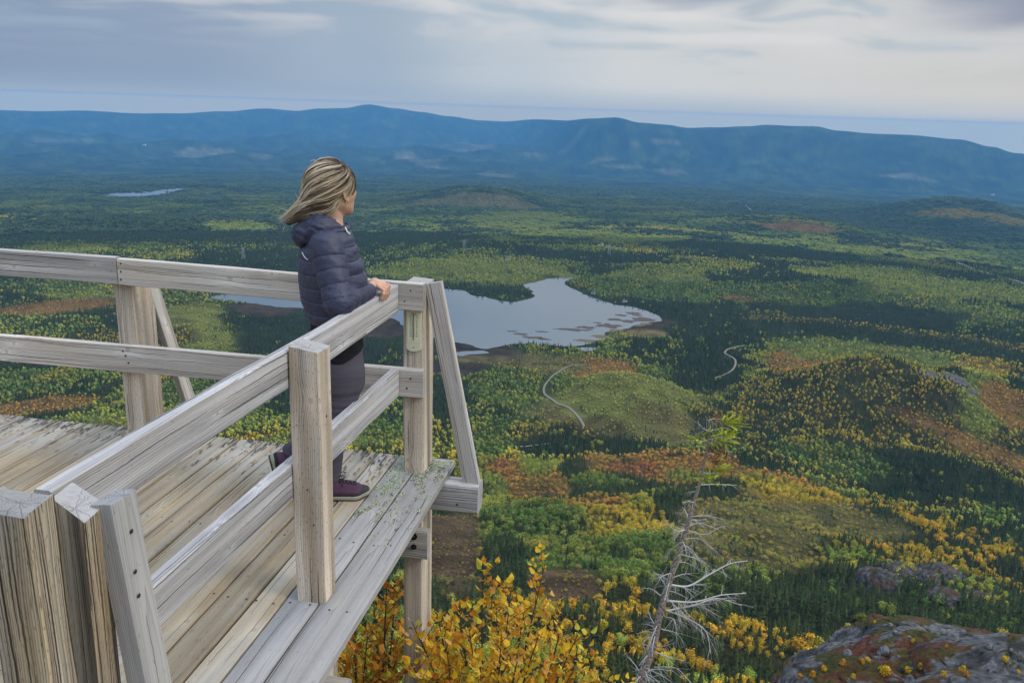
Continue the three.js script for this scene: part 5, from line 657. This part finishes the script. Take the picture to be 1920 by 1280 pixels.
// ------------------------------------------------------------------ rock: knobs of the mountainside
function rockGeo(seed, rx, ry, rz, o = {}) {
  const g = new THREE.SphereGeometry(1, o.w ?? 150, o.h ?? 90), p = g.attributes.position, col = new Float32Array(p.count * 3), s = seed * 13.7, cr = rng(seed * 31);
  const facets = [...Array(o.facets ?? 16)].map(() => { const a = cr() * 6.283, u = cr() * 1.6 - 0.7, q = Math.sqrt(Math.max(0, 1 - u * u)); return [q * Math.cos(a), u, q * Math.sin(a), 0.80 + 0.17 * cr()]; });
  const flat = new Float32Array(p.count);
  for (let i = 0; i < p.count; i++) {
    let x = p.getX(i), y = p.getY(i), z = p.getZ(i), k = 1; for (const f of facets) { const d = x * f[0] + y * f[1] + z * f[2]; if (d > f[3]) k = Math.min(k, mix(f[3] / d, 1, 0.25)); }
    const X = x * rx, Y = y * ry, Z = z * rz, sc = o.scale ?? 3.2, n = fbm3(X / sc + s, Y / sc, Z / sc, 4), rid = Math.abs(noise3(X / sc * 1.7 + s + 0.5 * n, Y / sc * 3.2, Z / sc * 1.7 + 4)), step = noise(Y * 2.6 / sc + n * 1.5 + s, X * 0.35 / sc);
    k *= 1 + (o.rough ?? 0.10) * n - (o.crack ?? 0.07) * smooth(0.07, 0, rid) + (o.ledge ?? 0.04) * step + 0.016 * fbm3(X * 1.3, Y * 2.6, Z * 1.3, 3) + 0.006 * noise3(X * 4.2, Y * 5, Z * 4.2);
    p.setXYZ(i, X * k, Y * k, Z * k); flat[i] = rid;
  }
  g.computeVertexNormals(); const N = g.attributes.normal;
  for (let i = 0; i < p.count; i++) {
    const x = p.getX(i), y = p.getY(i), z = p.getZ(i), up = N.getY(i), m = fbm3(x * 0.32 + s, y * 0.5, z * 0.32, 4), f = fbm3(x * 1.6, y * 2.2 + s, z * 1.6, 4), v = (0.15 + 0.15 * f + 0.13 * fbm3(x * 6, y * 6, z * 6, 2)) * (noise3(x * 9 + 3, y * 9, z * 9) > 0.33 ? 1.5 : 1);
    const pale = o.pale ?? 1; let c = [v * 0.98 * pale, v * 0.98 * pale, v * 1.02 * pale]; const dark = smooth(0.02, 0.30, fbm3(x * 0.7 + 9, y * 0.25, z * 0.7 + s, 3)) * 0.62; c = c.map(q => q * (1 - dark) * (1 - 0.6 * smooth(0.07, 0, flat[i])));
    const heath = smooth(0.05, 0.11, m + 0.30 * f + 0.16 * fbm3(x * 5, y * 5, z * 5, 2) + (o.heath ?? 0)) * smooth(0.35, 0.62, up), kind = fbm3(x * 0.25 + 50, y * 0.3, z * 0.25 + s, 3) + 0.4 * fbm3(x * 2 + 5, y * 2, z * 2, 2), hc = kind > 0.08 ? [0.15, 0.058, 0.035] : kind > -0.1 ? [0.13, 0.085, 0.03] : [0.075, 0.08, 0.022], hv = 0.75 + 0.7 * fbm3(x * 8, y * 8, z * 8, 2);
    for (let k = 0; k < 3; k++) col[i * 3 + k] = Math.max(0.01, mix(c[k], hc[k] * hv, heath));
  }
  g.setAttribute('color', new THREE.BufferAttribute(col, 3)); return g;
}
const rockMat = (() => { const N = 256, b = new Uint8Array(N * N * 4), c = new Uint8Array(N * N * 4); for (let j = 0; j < N; j++) for (let i = 0; i < N; i++) { const u = i / N, v = j / N; let n = 0; for (const [f, w] of [[8, 0.4], [23, 0.35], [61, 0.35]]) { const q = (a, d) => noise(a * f, d * f); n += w * mix(mix(q(u, v), q(u - 1, v), u), mix(q(u, v - 1), q(u - 1, v - 1), u), v); } const o = (j * N + i) * 4; b[o] = b[o + 1] = b[o + 2] = 128 + n * 150; c[o] = c[o + 1] = c[o + 2] = clamp(205 + n * 110, 0, 255); b[o + 3] = c[o + 3] = 255; } const tx = (d, s) => { const t = new THREE.DataTexture(d, N, N); t.wrapS = t.wrapT = THREE.RepeatWrapping; t.repeat.set(14, 7); t.magFilter = THREE.LinearFilter; if (s) t.colorSpace = THREE.SRGBColorSpace; t.needsUpdate = true; return t; }; return new THREE.MeshPhysicalMaterial({ vertexColors: true, map: tx(c, true), bumpMap: tx(b), bumpScale: 0.08, roughness: 0.95, specularIntensity: 0.4 }); })();
const OUT = at(1812, 1366, 46);
{
  const o = thing('rock_outcrop', OUT, 'rounded grey rock outcrop patched with rust heath and moss, bottom right corner', 'rock outcrop');
  part('rock', rockGeo(3, 9.8, 4.4, 8.5, { w: 560, h: 340, heath: 0.05, crack: 0.035, rough: 0.12, facets: 22 }), rockMat, o);
  const shoulder = part('rock_ledge', rockGeo(5, 5.2, 2.1, 3.4, { w: 150, h: 90, heath: -0.05 }), rockMat, o); shoulder.position.copy(at(1890, 1222, 44)).sub(OUT).add(V(0.4, -1.9, 0));
  const low = part('rock_ledge', rockGeo(6, 4.8, 1.5, 2.6, { w: 130, h: 80, heath: -0.02 }), rockMat, o); low.position.copy(at(1870, 1290, 40)).sub(OUT).add(V(0, -1.3, 0));
  const low2 = part('rock_ledge', rockGeo(8, 3.6, 1.6, 2.6, { w: 130, h: 80, heath: 0.05 }), rockMat, o); low2.position.copy(at(1600, 1262, 43)).sub(OUT).add(V(0, -1.2, 0));
  o.updateMatrixWorld(true);
  const r = rng(8), shapes = [1, 2, 3].map(k => rockGeo(20 + k, 1, 0.75, 0.9, { w: 20, h: 12, scale: 0.8, heath: -1, facets: 9, pale: 2.2 })); const caster = new THREE.Raycaster(), meshes = o.children.slice();
  const onRock = (px, py) => { caster.set(EYE, ray(px, py).normalize()); const h = caster.intersectObjects(meshes, true)[0]; return h ? h.point : null; };
  for (const [px, py, s] of [[1788, 1201, 0.36], [1670, 1173, 0.16], [1679, 1186, 0.15], [1658, 1222, 0.3], [1772, 1188, 0.2], [1806, 1187, 0.2], [1855, 1214, 0.22], [1876, 1207, 0.12], [1896, 1220, 0.14], [1648, 1226, 0.16], [1590, 1228, 0.26], [1705, 1195, 0.12], [1715, 1172, 0.1], [1735, 1178, 0.09], [1685, 1232, 0.1], [1750, 1166, 0.09]]) { const q = onRock(px, py); if (!q) continue; const b = part('boulder', shapes[Math.floor(r() * 3)], rockMat, o); b.position.copy(q).sub(OUT).add(V(0, s * 0.25, 0)); b.scale.setScalar(s); b.rotation.set(r(), r() * 6, r()); }
  // small yellow and orange birches rooted in the cracks of the rock
  const protos = [0, 1, 2].map(k => { const T = leafCrown(60 + k, 260, 0.042, new Tris(), 0.05); return [T.build(), leafy({ color: new THREE.Color().setRGB(...[[0.50, 0.31, 0.02], [0.44, 0.20, 0.02], [0.36, 0.27, 0.03]][k]) })]; }), stem = (() => { const T = new Tris(), q = rng(3); for (let i = 0; i < 7; i++) { const a = q() * 6.28, e = V(Math.cos(a) * 0.18, 0.5 + 0.3 * q(), Math.sin(a) * 0.18); T.tri(V(-0.012, 0, 0), V(0.012, 0, 0), e, [1, 1, 1]); T.tri(V(0, 0, -0.012), V(0, 0, 0.012), e, [1, 1, 1]); } return T.build(); })(), bark = mat(0.07, 0.05, 0.04); const made = [null, null, null];
  const spots = [[1660, 1265, 0.95, 0, 'golden dwarf birch at the bottom edge of the outcrop, beside the moss'], [1702, 1262, 0.7, 0, 'small golden dwarf birch right of the moss at the foot of the rock'], [1725, 1252, 0.6, 2, 'slender yellow green dwarf birch below the mossy hollow'], [1770, 1268, 0.55, 0, 'dwarf birch on the pale slab at the bottom edge'], [1805, 1258, 0.6, 0, 'golden bush at the left end of the lowest rock ledge'], [1812, 1268, 0.55, 1, 'orange bush on the lowest rock ledge'], [1885, 1240, 0.6, 0, 'bright yellow bush under the right-hand rock step'], [1616, 1243, 0.5, 1, 'rusty bush in the crack left of the moss'], [1627, 1240, 0.5, 0, 'yellow bush in the crack beside the moss'], [1545, 1258, 0.6, 0, 'yellow bush on the lower left flank of the outcrop'], [1580, 1246, 0.6, 1, 'orange bush low on the dark left flank'], [1523, 1268, 0.6, 1, 'orange bush at the bottom left foot of the outcrop'], [1712, 1204, 0.45, 0, 'small yellow bush in the middle of the red heath'], [1775, 1213, 0.35, 1, 'little orange bush beside the largest boulder'], [1600, 1272, 0.5, 0, 'yellow bush between rocks at the bottom edge'], [1501, 1272, 0.55, 1, 'rust orange bush at the very foot of the rock'], [1910, 1262, 0.4, 0, 'small yellow bush at the right edge of the picture'], [1640, 1168, 0.4, 0, 'yellow bush on the crest of the outcrop, left end']];
  for (const [px, py, h, k, label] of spots) { const q = onRock(px, py); if (!q) continue; let b; if (!made[k]) { b = thing('dwarf_birch', q, label, 'bush', 'bushes on the rock outcrop'); part('stem', stem, bark, b); part('foliage', ...protos[k], b); made[k] = b; } else b = copyOf(made[k], label); b.position.copy(q).add(V(0, -0.05, 0)); b.scale.set(h * (0.8 + 0.5 * r()), h * 0.7, h * (0.8 + 0.5 * r())); b.rotation.y = px; }
}
{ // farther knolls of bare rock
  const o = hit(1700, 1082), k = thing('rocky_knoll', o, 'dark rocky knoll with small cliffs among the spruces above the outcrop', 'rock outcrop'), d = o.distanceTo(EYE) / FOCAL;
  for (const [px, py, w, h, s] of [[1642, 1098, 36, 30, 31], [1700, 1088, 30, 20, 32], [1735, 1095, 30, 26, 33], [1785, 1090, 34, 18, 34], [1760, 1074, 40, 14, 35], [1770, 1122, 28, 16, 36], [1840, 1125, 32, 12, 37], [1690, 1072, 44, 13, 38]]) { const m = part('rock', rockGeo(s, w * d, h * d, w * d * 0.8, { w: 60, h: 36, scale: 4, heath: 0.04, rough: 0.2, pale: 0.75 }), rockMat, k), q = hit(px, py); m.position.copy(q).sub(o).add(V(0, -h * d * 0.1, 0)); }
  const o2 = hit(1770, 712), k2 = thing('bare_rock_slab', o2, 'pale bare rock slab on the far side of the round wooded hill', 'rock slab'), d2 = o2.distanceTo(EYE) / FOCAL;
  for (const [px, py, w, h, s] of [[1785, 712, 24, 9, 41], [1740, 702, 16, 7, 42], [1815, 734, 16, 7, 43]]) { const m = part('rock', rockGeo(s, w * d2, h * d2, w * d2 * 1.4, { w: 50, h: 30, scale: 12, heath: -0.1, rough: 0.12 }), rockMat, k2), q = hit(px, py); m.position.copy(q).sub(o2).add(V(0, -h * d2 * 0.2, 0)); }
}
// ------------------------------------------------------------------ the dying fir leaning out of the slope
function limb(pts, r0, r1, sides = 6, T = null) { const c = new THREE.CatmullRomCurve3(pts, false, 'centripetal'), n = Math.max(3, pts.length * 4), g = new THREE.TubeGeometry(c, n, 1, sides), p = g.attributes.position; for (let i = 0; i <= n; i++) { const o = c.getPointAt(i / n), r = mix(r0, r1, Math.pow(i / n, 0.9)); for (let k = 0; k <= sides; k++) { const q = i * (sides + 1) + k; const v = V(p.getX(q), p.getY(q), p.getZ(q)).sub(o).multiplyScalar(r * (1 + 0.12 * noise(i * 0.9, k * 2.3))).add(o); p.setXYZ(q, v.x, v.y, v.z); } } return g; }
{
  const DZ = 9, Z = (zx, zy, d = 0) => at(1100 + zx * 0.4219, 740 + zy * 0.4219, DZ + d), r = rng(61), foot = Z(150, 1480);
  const o = thing('dying_fir_tree', foot, 'leaning bare grey fir with brittle dead boughs and a last green tip', 'tree'), L = p => p.clone().sub(foot);
  const trunkPts = [Z(150, 1480), Z(245, 1250), Z(290, 1130), Z(330, 960), Z(362, 850), Z(402, 730), Z(440, 610), Z(472, 500), Z(500, 400), Z(525, 290), Z(540, 220), Z(545, 150), Z(540, 112)].map(L);
  const bark = (() => { const N = 128, c = new Uint8Array(N * N * 4), b = new Uint8Array(N * N * 4); for (let j = 0; j < N; j++) for (let i = 0; i < N; i++) { const n = fbm(i / 9, j / 14, 3), o2 = (j * N + i) * 4; c[o2] = 124 + 90 * n; c[o2 + 1] = 111 + 85 * n; c[o2 + 2] = 103 + 80 * n; b[o2] = b[o2 + 1] = b[o2 + 2] = 128 + 160 * n; c[o2 + 3] = b[o2 + 3] = 255; } const tx = (d, s) => { const t = new THREE.DataTexture(d, N, N); t.wrapS = t.wrapT = THREE.RepeatWrapping; t.repeat.set(9, 1); t.magFilter = THREE.LinearFilter; if (s) t.colorSpace = THREE.SRGBColorSpace; t.needsUpdate = true; return t; }; return new THREE.MeshStandardMaterial({ map: tx(c, true), bumpMap: tx(b), bumpScale: 0.012, roughness: 0.95 }); })();
  part('trunk', limb(trunkPts, 0.058, 0.008, 9), bark, o);
  const dead = mat(0.45, 0.43, 0.405, 0.9), needles = leafy({ color: new THREE.Color().setRGB(0.40, 0.44, 0.055) }), brown = leafy({ color: new THREE.Color().setRGB(0.24, 0.12, 0.04) });
  const twigs = (pts, r0, depth) => { const gs = [limb(pts, r0, r0 * 0.28, 5)], c = new THREE.CatmullRomCurve3(pts); if (depth) { const n = 5 + Math.floor(c.getLength() / 0.085); for (let i = 1; i < n; i++) { const t = i / n, p = c.getPoint(t), d = c.getTangent(t), s = V(r() - 0.5, r() - 0.62, r() - 0.5).normalize(), len = (0.10 + 0.26 * r()) * (1.1 - 0.6 * t) * Math.min(1, c.getLength() / 0.5); const e = p.clone().addScaledVector(d, len * 0.7).addScaledVector(s, len * 0.75), m = p.clone().lerp(e, 0.5).add(V(0, -0.02 * r(), 0)); gs.push(...twigs([p, m, e.add(V(0, -0.03, 0))], r0 * 0.42 * (1 - 0.5 * t), depth - 1)); } } return gs; };
  const boughs = [[[440, 600], [400, 605], [345, 560]], [[440, 600], [530, 620], [600, 585], [625, 583]], [[430, 640], [500, 640], [560, 685]], [[430, 650], [385, 680], [365, 706]], [[375, 845], [450, 850], [560, 790], [640, 750], [716, 738]], [[372, 830], [310, 795], [293, 826]], [[352, 915], [480, 920], [600, 890], [710, 882]], [[355, 960], [480, 935], [580, 905], [690, 936]], [[350, 955], [460, 1000], [530, 1050], [552, 1150]], [[330, 892], [280, 860], [240, 862]], [[305, 1025], [285, 990], [273, 958]], [[312, 1120], [350, 1115], [395, 1100]], [[300, 1140], [380, 1170], [440, 1182]], [[300, 1210], [400, 1215], [462, 1278]], [[330, 1040], [400, 1060], [430, 1100]], [[500, 400], [580, 398], [668, 402]], [[480, 480], [455, 474], [430, 480]], [[545, 165], [520, 150], [490, 115]], [[545, 163], [590, 150], [632, 148]], [[535, 205], [505, 206], [478, 202]], [[540, 200], [580, 190], [620, 185]], [[530, 262], [580, 255], [650, 250]], [[520, 345], [545, 350], [590, 345]], [[470, 555], [500, 556], [535, 552]], [[490, 430], [460, 432], [435, 440]], [[400, 745], [440, 745], [490, 770]], [[385, 790], [350, 800], [320, 812]], [[540, 115], [565, 106], [600, 108]], [[415, 700], [450, 690], [500, 725]], [[365, 870], [400, 880], [450, 905]], [[350, 900], [400, 945], [420, 1010]], [[285, 1150], [262, 1140], [258, 1120]], [[345, 985], [390, 1000], [400, 1060]], [[452, 585], [500, 570], [590, 600]], [[425, 665], [470, 690], [500, 735]]];
  for (let i = 0; i < 34; i++) { const t = 0.12 + 0.62 * r(), p = new THREE.CatmullRomCurve3(trunkPts).getPointAt(t), zx = 150 + 0, a = r() * 6.283, len = 0.12 + 0.3 * r(), d = V(Math.cos(a), -0.15 + 0.5 * (r() - 0.5), Math.sin(a)).normalize(), e = p.clone().addScaledVector(d, len); part('branch', mergeGeometries(twigs([p, p.clone().lerp(e, 0.5).add(V(0, 0.02, 0)), e], 0.006, 1)), dead, o); }
  boughs.forEach((b, i) => { const side = (r() - 0.5) * 1.0, pts = b.map(([x, y], k) => L(Z(x, y, side * k / b.length))), len = pts[0].distanceTo(pts[pts.length - 1]); part('branch', mergeGeometries(twigs(pts, clamp(len * 0.015, 0.006, 0.014), i < 11 || (i > 25 && len > 0.25) ? 2 : 1)), dead, o); });
  const tuft = (cx, cy, rx, ry, n, m, name, dir) => { const T = new Tris(); for (let i = 0; i < n; i++) { const s = L(Z(cx + (r() - 0.5) * rx * 2, cy + (r() - 0.5) * ry * 2, (r() - 0.5) * 0.3)), d = V(dir + (r() - 0.5) * 1.3, 0.1 + (r() - 0.5) * 0.7, (r() - 0.5) * 1.2).normalize(), len = 0.10 + 0.11 * r(), tone0 = 0.75 + 0.6 * r(); for (let k = 0; k < 60; k++) { const t = k / 60, p = s.clone().addScaledVector(d, len * t), a = r() * 6.283, u = d.clone().cross(V(Math.cos(a), Math.sin(a), 0.3)).normalize(), e = p.clone().addScaledVector(u, 0.017).addScaledVector(d, 0.012), w = u.clone().cross(d).multiplyScalar(0.0028), tn = tone0 * (0.75 + 0.5 * t) * (0.85 + 0.3 * r()); T.tri(p.clone().add(w), p.clone().sub(w), e, [tn, tn, tn]); } T.tri(s, s.clone().addScaledVector(d, len), s.clone().add(V(0, 0.003, 0)), [0.4, 0.3, 0.3]); } part(name, T.build(), m, o); };
  tuft(630, 122, 34, 14, 26, needles, 'needle_tuft', 0.6); tuft(600, 170, 38, 14, 22, needles, 'needle_tuft', 0.4); tuft(590, 205, 24, 26, 22, needles, 'needle_tuft', 0.1); tuft(490, 202, 12, 6, 6, needles, 'needle_tuft', -0.4); tuft(576, 332, 20, 12, 12, needles, 'needle_tuft', 0.3); tuft(555, 372, 34, 18, 20, needles, 'needle_tuft', 0.1); tuft(520, 178, 10, 6, 5, needles, 'needle_tuft', -0.2); tuft(590, 252, 40, 8, 16, brown, 'brown_needles', 0.3); tuft(565, 290, 24, 9, 10, brown, 'brown_needles', 0.3); tuft(572, 106, 24, 4, 5, brown, 'brown_needles', 0.3);
}
// ------------------------------------------------------------------ birch shrubs under the platform
{
  const leafGeo = (seed) => { const r = rng(seed), T = new Tris(), n = 4, bend = 0.2 + 0.5 * r(), fold = 0.15 + 0.35 * r(); const P = (t, s) => { const w = 0.42 * Math.sin(Math.PI * Math.pow(t, 0.75)) * (1 - 0.15 * t), wob = 1 + 0.1 * noise(t * 9 + seed, s * 3); return V(s * w * wob, -bend * t * t * 0.6 + fold * Math.abs(s) * w + 0.04 * noise(t * 5, s * 5 + seed), t); }; for (let i = 0; i < n; i++) { const a = i / n, b = (i + 1) / n; for (const s of [-1, 1]) { const tn = 0.93 + 0.14 * r(); if (i === 0) T.tri(P(a, 0), P(b, 0), P(b, s), [tn, tn, tn]); else if (i === n - 1) T.tri(P(a, 0), P(b, 0), P(a, s), [tn, tn, tn]); else T.quad(P(a, 0), P(b, 0), P(b, s), P(a, s), [tn, tn, tn]); } } T.quad(V(-0.012, 0, 0), V(0.012, 0, 0), V(0.008, 0.06, -0.3), V(-0.008, 0.06, -0.3), [0.6, 0.5, 0.5]); return T.build(); };
  const leaves = [1, 2, 3, 4, 5].map(leafGeo), PAL = { gold: [[0.62, 0.36, 0.015], [0.68, 0.44, 0.02], [0.55, 0.26, 0.015], [0.72, 0.50, 0.04], [0.46, 0.42, 0.04], [0.50, 0.19, 0.015], [0.60, 0.34, 0.08]], rust: [[0.52, 0.19, 0.012], [0.60, 0.29, 0.015], [0.40, 0.12, 0.012], [0.64, 0.40, 0.02], [0.46, 0.40, 0.03], [0.56, 0.24, 0.03], [0.30, 0.34, 0.03]] };
  const leafMats = {}; for (const k in PAL) leafMats[k] = PAL[k].map(c => new THREE.MeshPhysicalMaterial({ color: new THREE.Color().setRGB(...c), vertexColors: true, roughness: 0.8, specularIntensity: 0.35, side: THREE.DoubleSide, transmission: 0.35, thickness: 0 }));
  const wood = mat(0.045, 0.032, 0.027, 0.8);
  function shrub(seed, label, foot, stems, pal, count, size) {
    const r = rng(seed), o = thing('birch_shrub', foot, label, 'shrub'), twig = [], spots = [], woodG = [];
    for (const [px, py, d] of stems) {
      const tip = at(px, py, d).sub(foot), lean = V((r() - 0.5) * 0.12, 0, (r() - 0.5) * 0.2), pts = [V((r() - 0.5) * 0.25, 0, (r() - 0.5) * 0.25), tip.clone().multiplyScalar(0.35).add(lean), tip.clone().multiplyScalar(0.7).add(lean.clone().multiplyScalar(0.6)), tip], c = new THREE.CatmullRomCurve3(pts), len = c.getLength(); const gs = [limb(pts, 0.013 + 0.004 * r(), 0.0022, 5)];
      const n = Math.floor(len * 15); for (let i = 2; i < n; i++) { const t = i / n; if (t < 0.25) continue; const p = c.getPoint(t), d = c.getTangent(t), a = r() * 6.283, s = V(Math.cos(a), 0.25, Math.sin(a)), L = (0.10 + 0.34 * r()) * (1.15 - 0.85 * t), m = p.clone().addScaledVector(d, L * 0.4).addScaledVector(s, L * 0.4), e = p.clone().addScaledVector(d, L * 0.75).addScaledVector(s, L * 0.75); gs.push(limb([p, m, e], 0.0042 * (1.1 - 0.6 * t), 0.0013, 4)); const cc = new THREE.CatmullRomCurve3([p, m, e]); for (let q = 0.25; q <= 1; q += 0.0125 / L) spots.push([cc.getPoint(Math.min(q, 1)), cc.getTangent(Math.min(q, 1)), t]); if (t > 0.7) spots.push([p, d, t]); }
      part('stem', mergeGeometries(gs), wood, o); for (let q = 0.82; q <= 1; q += 0.03) spots.push([c.getPoint(q), c.getTangent(q), q]);
    }
    for (let i = spots.length - 1; i > 0; i--) { const j = Math.floor(r() * (i + 1)); [spots[i], spots[j]] = [spots[j], spots[i]]; }
    const world = spots.map(([p, d]) => { const a = r() * 6.283, out = V(Math.cos(a), -0.25 + 0.5 * r(), Math.sin(a)).addScaledVector(d, 0.5).normalize(), M = new THREE.Matrix4(), s = size * (0.55 + 0.75 * r()), z = out, x = z.clone().cross(V((r() - 0.5) * 1.2, 1, (r() - 0.5) * 1.2)).normalize(), y = z.clone().cross(x); return M.makeBasis(x.multiplyScalar(s), y.multiplyScalar(s), z.clone().multiplyScalar(s)).setPosition(p.clone().addScaledVector(out, s * 0.3)); }).slice(0, count);
    const seen = world.map((M, i) => { const p = V().setFromMatrixPosition(M).add(foot), q = p.clone().project(camera); return [Math.abs(q.x) < 1 && q.y > -1 ? p.distanceTo(EYE) : 99, i]; }).sort((a, b) => a[0] - b[0]); const single = new Set(seen.slice(0, 280).map(q => q[1])), rest = {};
    world.forEach((M, i) => { const g = i % 5, k = Math.floor(r() * 6.6) % 7; if (single.has(i)) { const m = part('leaf', leaves[g], leafMats[pal][k], o); m.matrixAutoUpdate = true; M.decompose(m.position, m.quaternion, m.scale); } else (rest[g + '_' + k] ??= []).push(M); });
    for (const k in rest) { const [g, c] = k.split('_').map(Number), m = new THREE.InstancedMesh(leaves[g], leafMats[pal][c], rest[k].length); rest[k].forEach((M, i) => m.setMatrixAt(i, M)); m.name = 'foliage'; m.userData.kind = 'stuff'; m.castShadow = m.receiveShadow = true; o.add(m); }
    return spots.length;
  }
  const counts = [
    shrub(101, 'golden yellow birch shrub, tallest and fullest, right of the support post', at(930, 1560, 5.1), [[905, 1050, 4.95], [1022, 1058, 5.0], [960, 1090, 4.8], [860, 1130, 4.7], [985, 1130, 5.2], [930, 1120, 5.3], [1060, 1140, 4.9], [1085, 1185, 4.8], [880, 1180, 4.5], [1010, 1190, 4.5], [940, 1190, 4.4], [820, 1150, 5.0], [1040, 1230, 4.6], [835, 1200, 4.5], [970, 1240, 4.3], [900, 1245, 4.3], [840, 1255, 4.7], [1075, 1260, 4.7], [800, 1210, 5.1], [772, 1165, 4.35], [790, 1200, 4.3], [765, 1235, 4.3]], 'gold', 4600, 0.042),
    shrub(102, 'rusty orange birch shrub under the deck edge, left of the support post', at(690, 1560, 4.95), [[725, 1095, 4.9], [700, 1120, 5.1], [742, 1100, 5.2], [665, 1170, 4.8], [690, 1180, 4.6], [735, 1190, 5.0], [650, 1220, 5.1], [710, 1225, 4.6], [640, 1255, 4.7], [680, 1250, 4.5], [740, 1245, 4.7], [760, 1170, 5.3]], 'rust', 2800, 0.039),
    shrub(103, 'low golden birch shrub at the bottom edge, right of the tallest shrub', at(1130, 1640, 5.8), [[1095, 1235, 5.6], [1120, 1262, 5.7], [1060, 1255, 5.4], [1150, 1275, 5.9], [1030, 1262, 5.6]], 'gold', 1400, 0.041)];
  console.log('leaf places', counts.join(' '));
}
// ------------------------------------------------------------------ far buildings and pylons, a few pixels each
{
  const white = mat(0.62, 0.62, 0.60), roof = mat(0.12, 0.11, 0.11);
  const house = (px, py, w, label, m = white) => { const q = hit(px, py), o = thing('house', q, label, 'house'); const b = new THREE.BoxGeometry(w, w * 0.45, w * 0.6).translate(0, w * 0.22, 0), s = new THREE.Shape(); s.moveTo(-w * 0.55, 0); s.lineTo(w * 0.55, 0); s.lineTo(0, w * 0.34); const rg = new THREE.ExtrudeGeometry(s, { depth: w * 0.7, bevelEnabled: false }).translate(0, w * 0.45, -w * 0.35); part('wall', b, m, o); part('roof', rg, roof, o); o.rotation.y = px; };
  house(1113, 551, 9, 'tiny white cottage on the right shore of the lake'); house(1172, 566, 9, 'tiny grey cottage among trees near the right end of the lake', mat(0.35, 0.37, 0.4)); house(1127, 462, 15, 'tiny white house in the dark woods beyond the lake'); house(953, 488, 12, 'tiny white hut beside the stream above the lake');
  house(270, 273, 50, 'far white farm building on the hazy plain, upper left'); house(1862, 366, 40, 'far pale building in the hazy town at the right');
  const steel = mat(0.30, 0.31, 0.32, 0.6), pylon = (px, py, h, label) => { const q = hit(px, py), o = thing('power_pylon', q, label, 'pylon', 'power line pylons'), g = [], bar = (a, b, w) => { const d = b.clone().sub(a), m = new THREE.BoxGeometry(w, d.length(), w); m.applyQuaternion(new THREE.Quaternion().setFromUnitVectors(V(0, 1, 0), d.clone().normalize())); m.translate((a.x + b.x) / 2, (a.y + b.y) / 2, (a.z + b.z) / 2); g.push(m); }; for (const [sx, sz] of [[1, 1], [1, -1], [-1, 1], [-1, -1]]) { bar(V(sx * 4, 0, sz * 4), V(sx * 0.6, h, sz * 0.6), 0.5); for (let k = 0; k < 4; k++) { const y = h * k / 4, y2 = h * (k + 1) / 4, r = t => mix(4, 0.6, t / h); bar(V(sx * r(y), y, sz * r(y)), V(-sx * r(y2), y2, sz * r(y2)), 0.3); } } part('frame', mergeGeometries(g), steel, o); const arms = []; for (const y of [0.72, 0.84, 0.96]) arms.push(new THREE.BoxGeometry(h * 0.34, 0.6, 0.6).translate(0, h * y, 0)); part('cross_arm', mergeGeometries(arms), steel, o); };
  pylon(456, 486, 30, 'faint lattice pylon left of the woman, above the far rail'); pylon(1142, 478, 30, 'faint lattice pylon beyond the lake'); pylon(870, 470, 30, 'faint lattice pylon above the wooded point');
}
renderer.render(scene, camera);
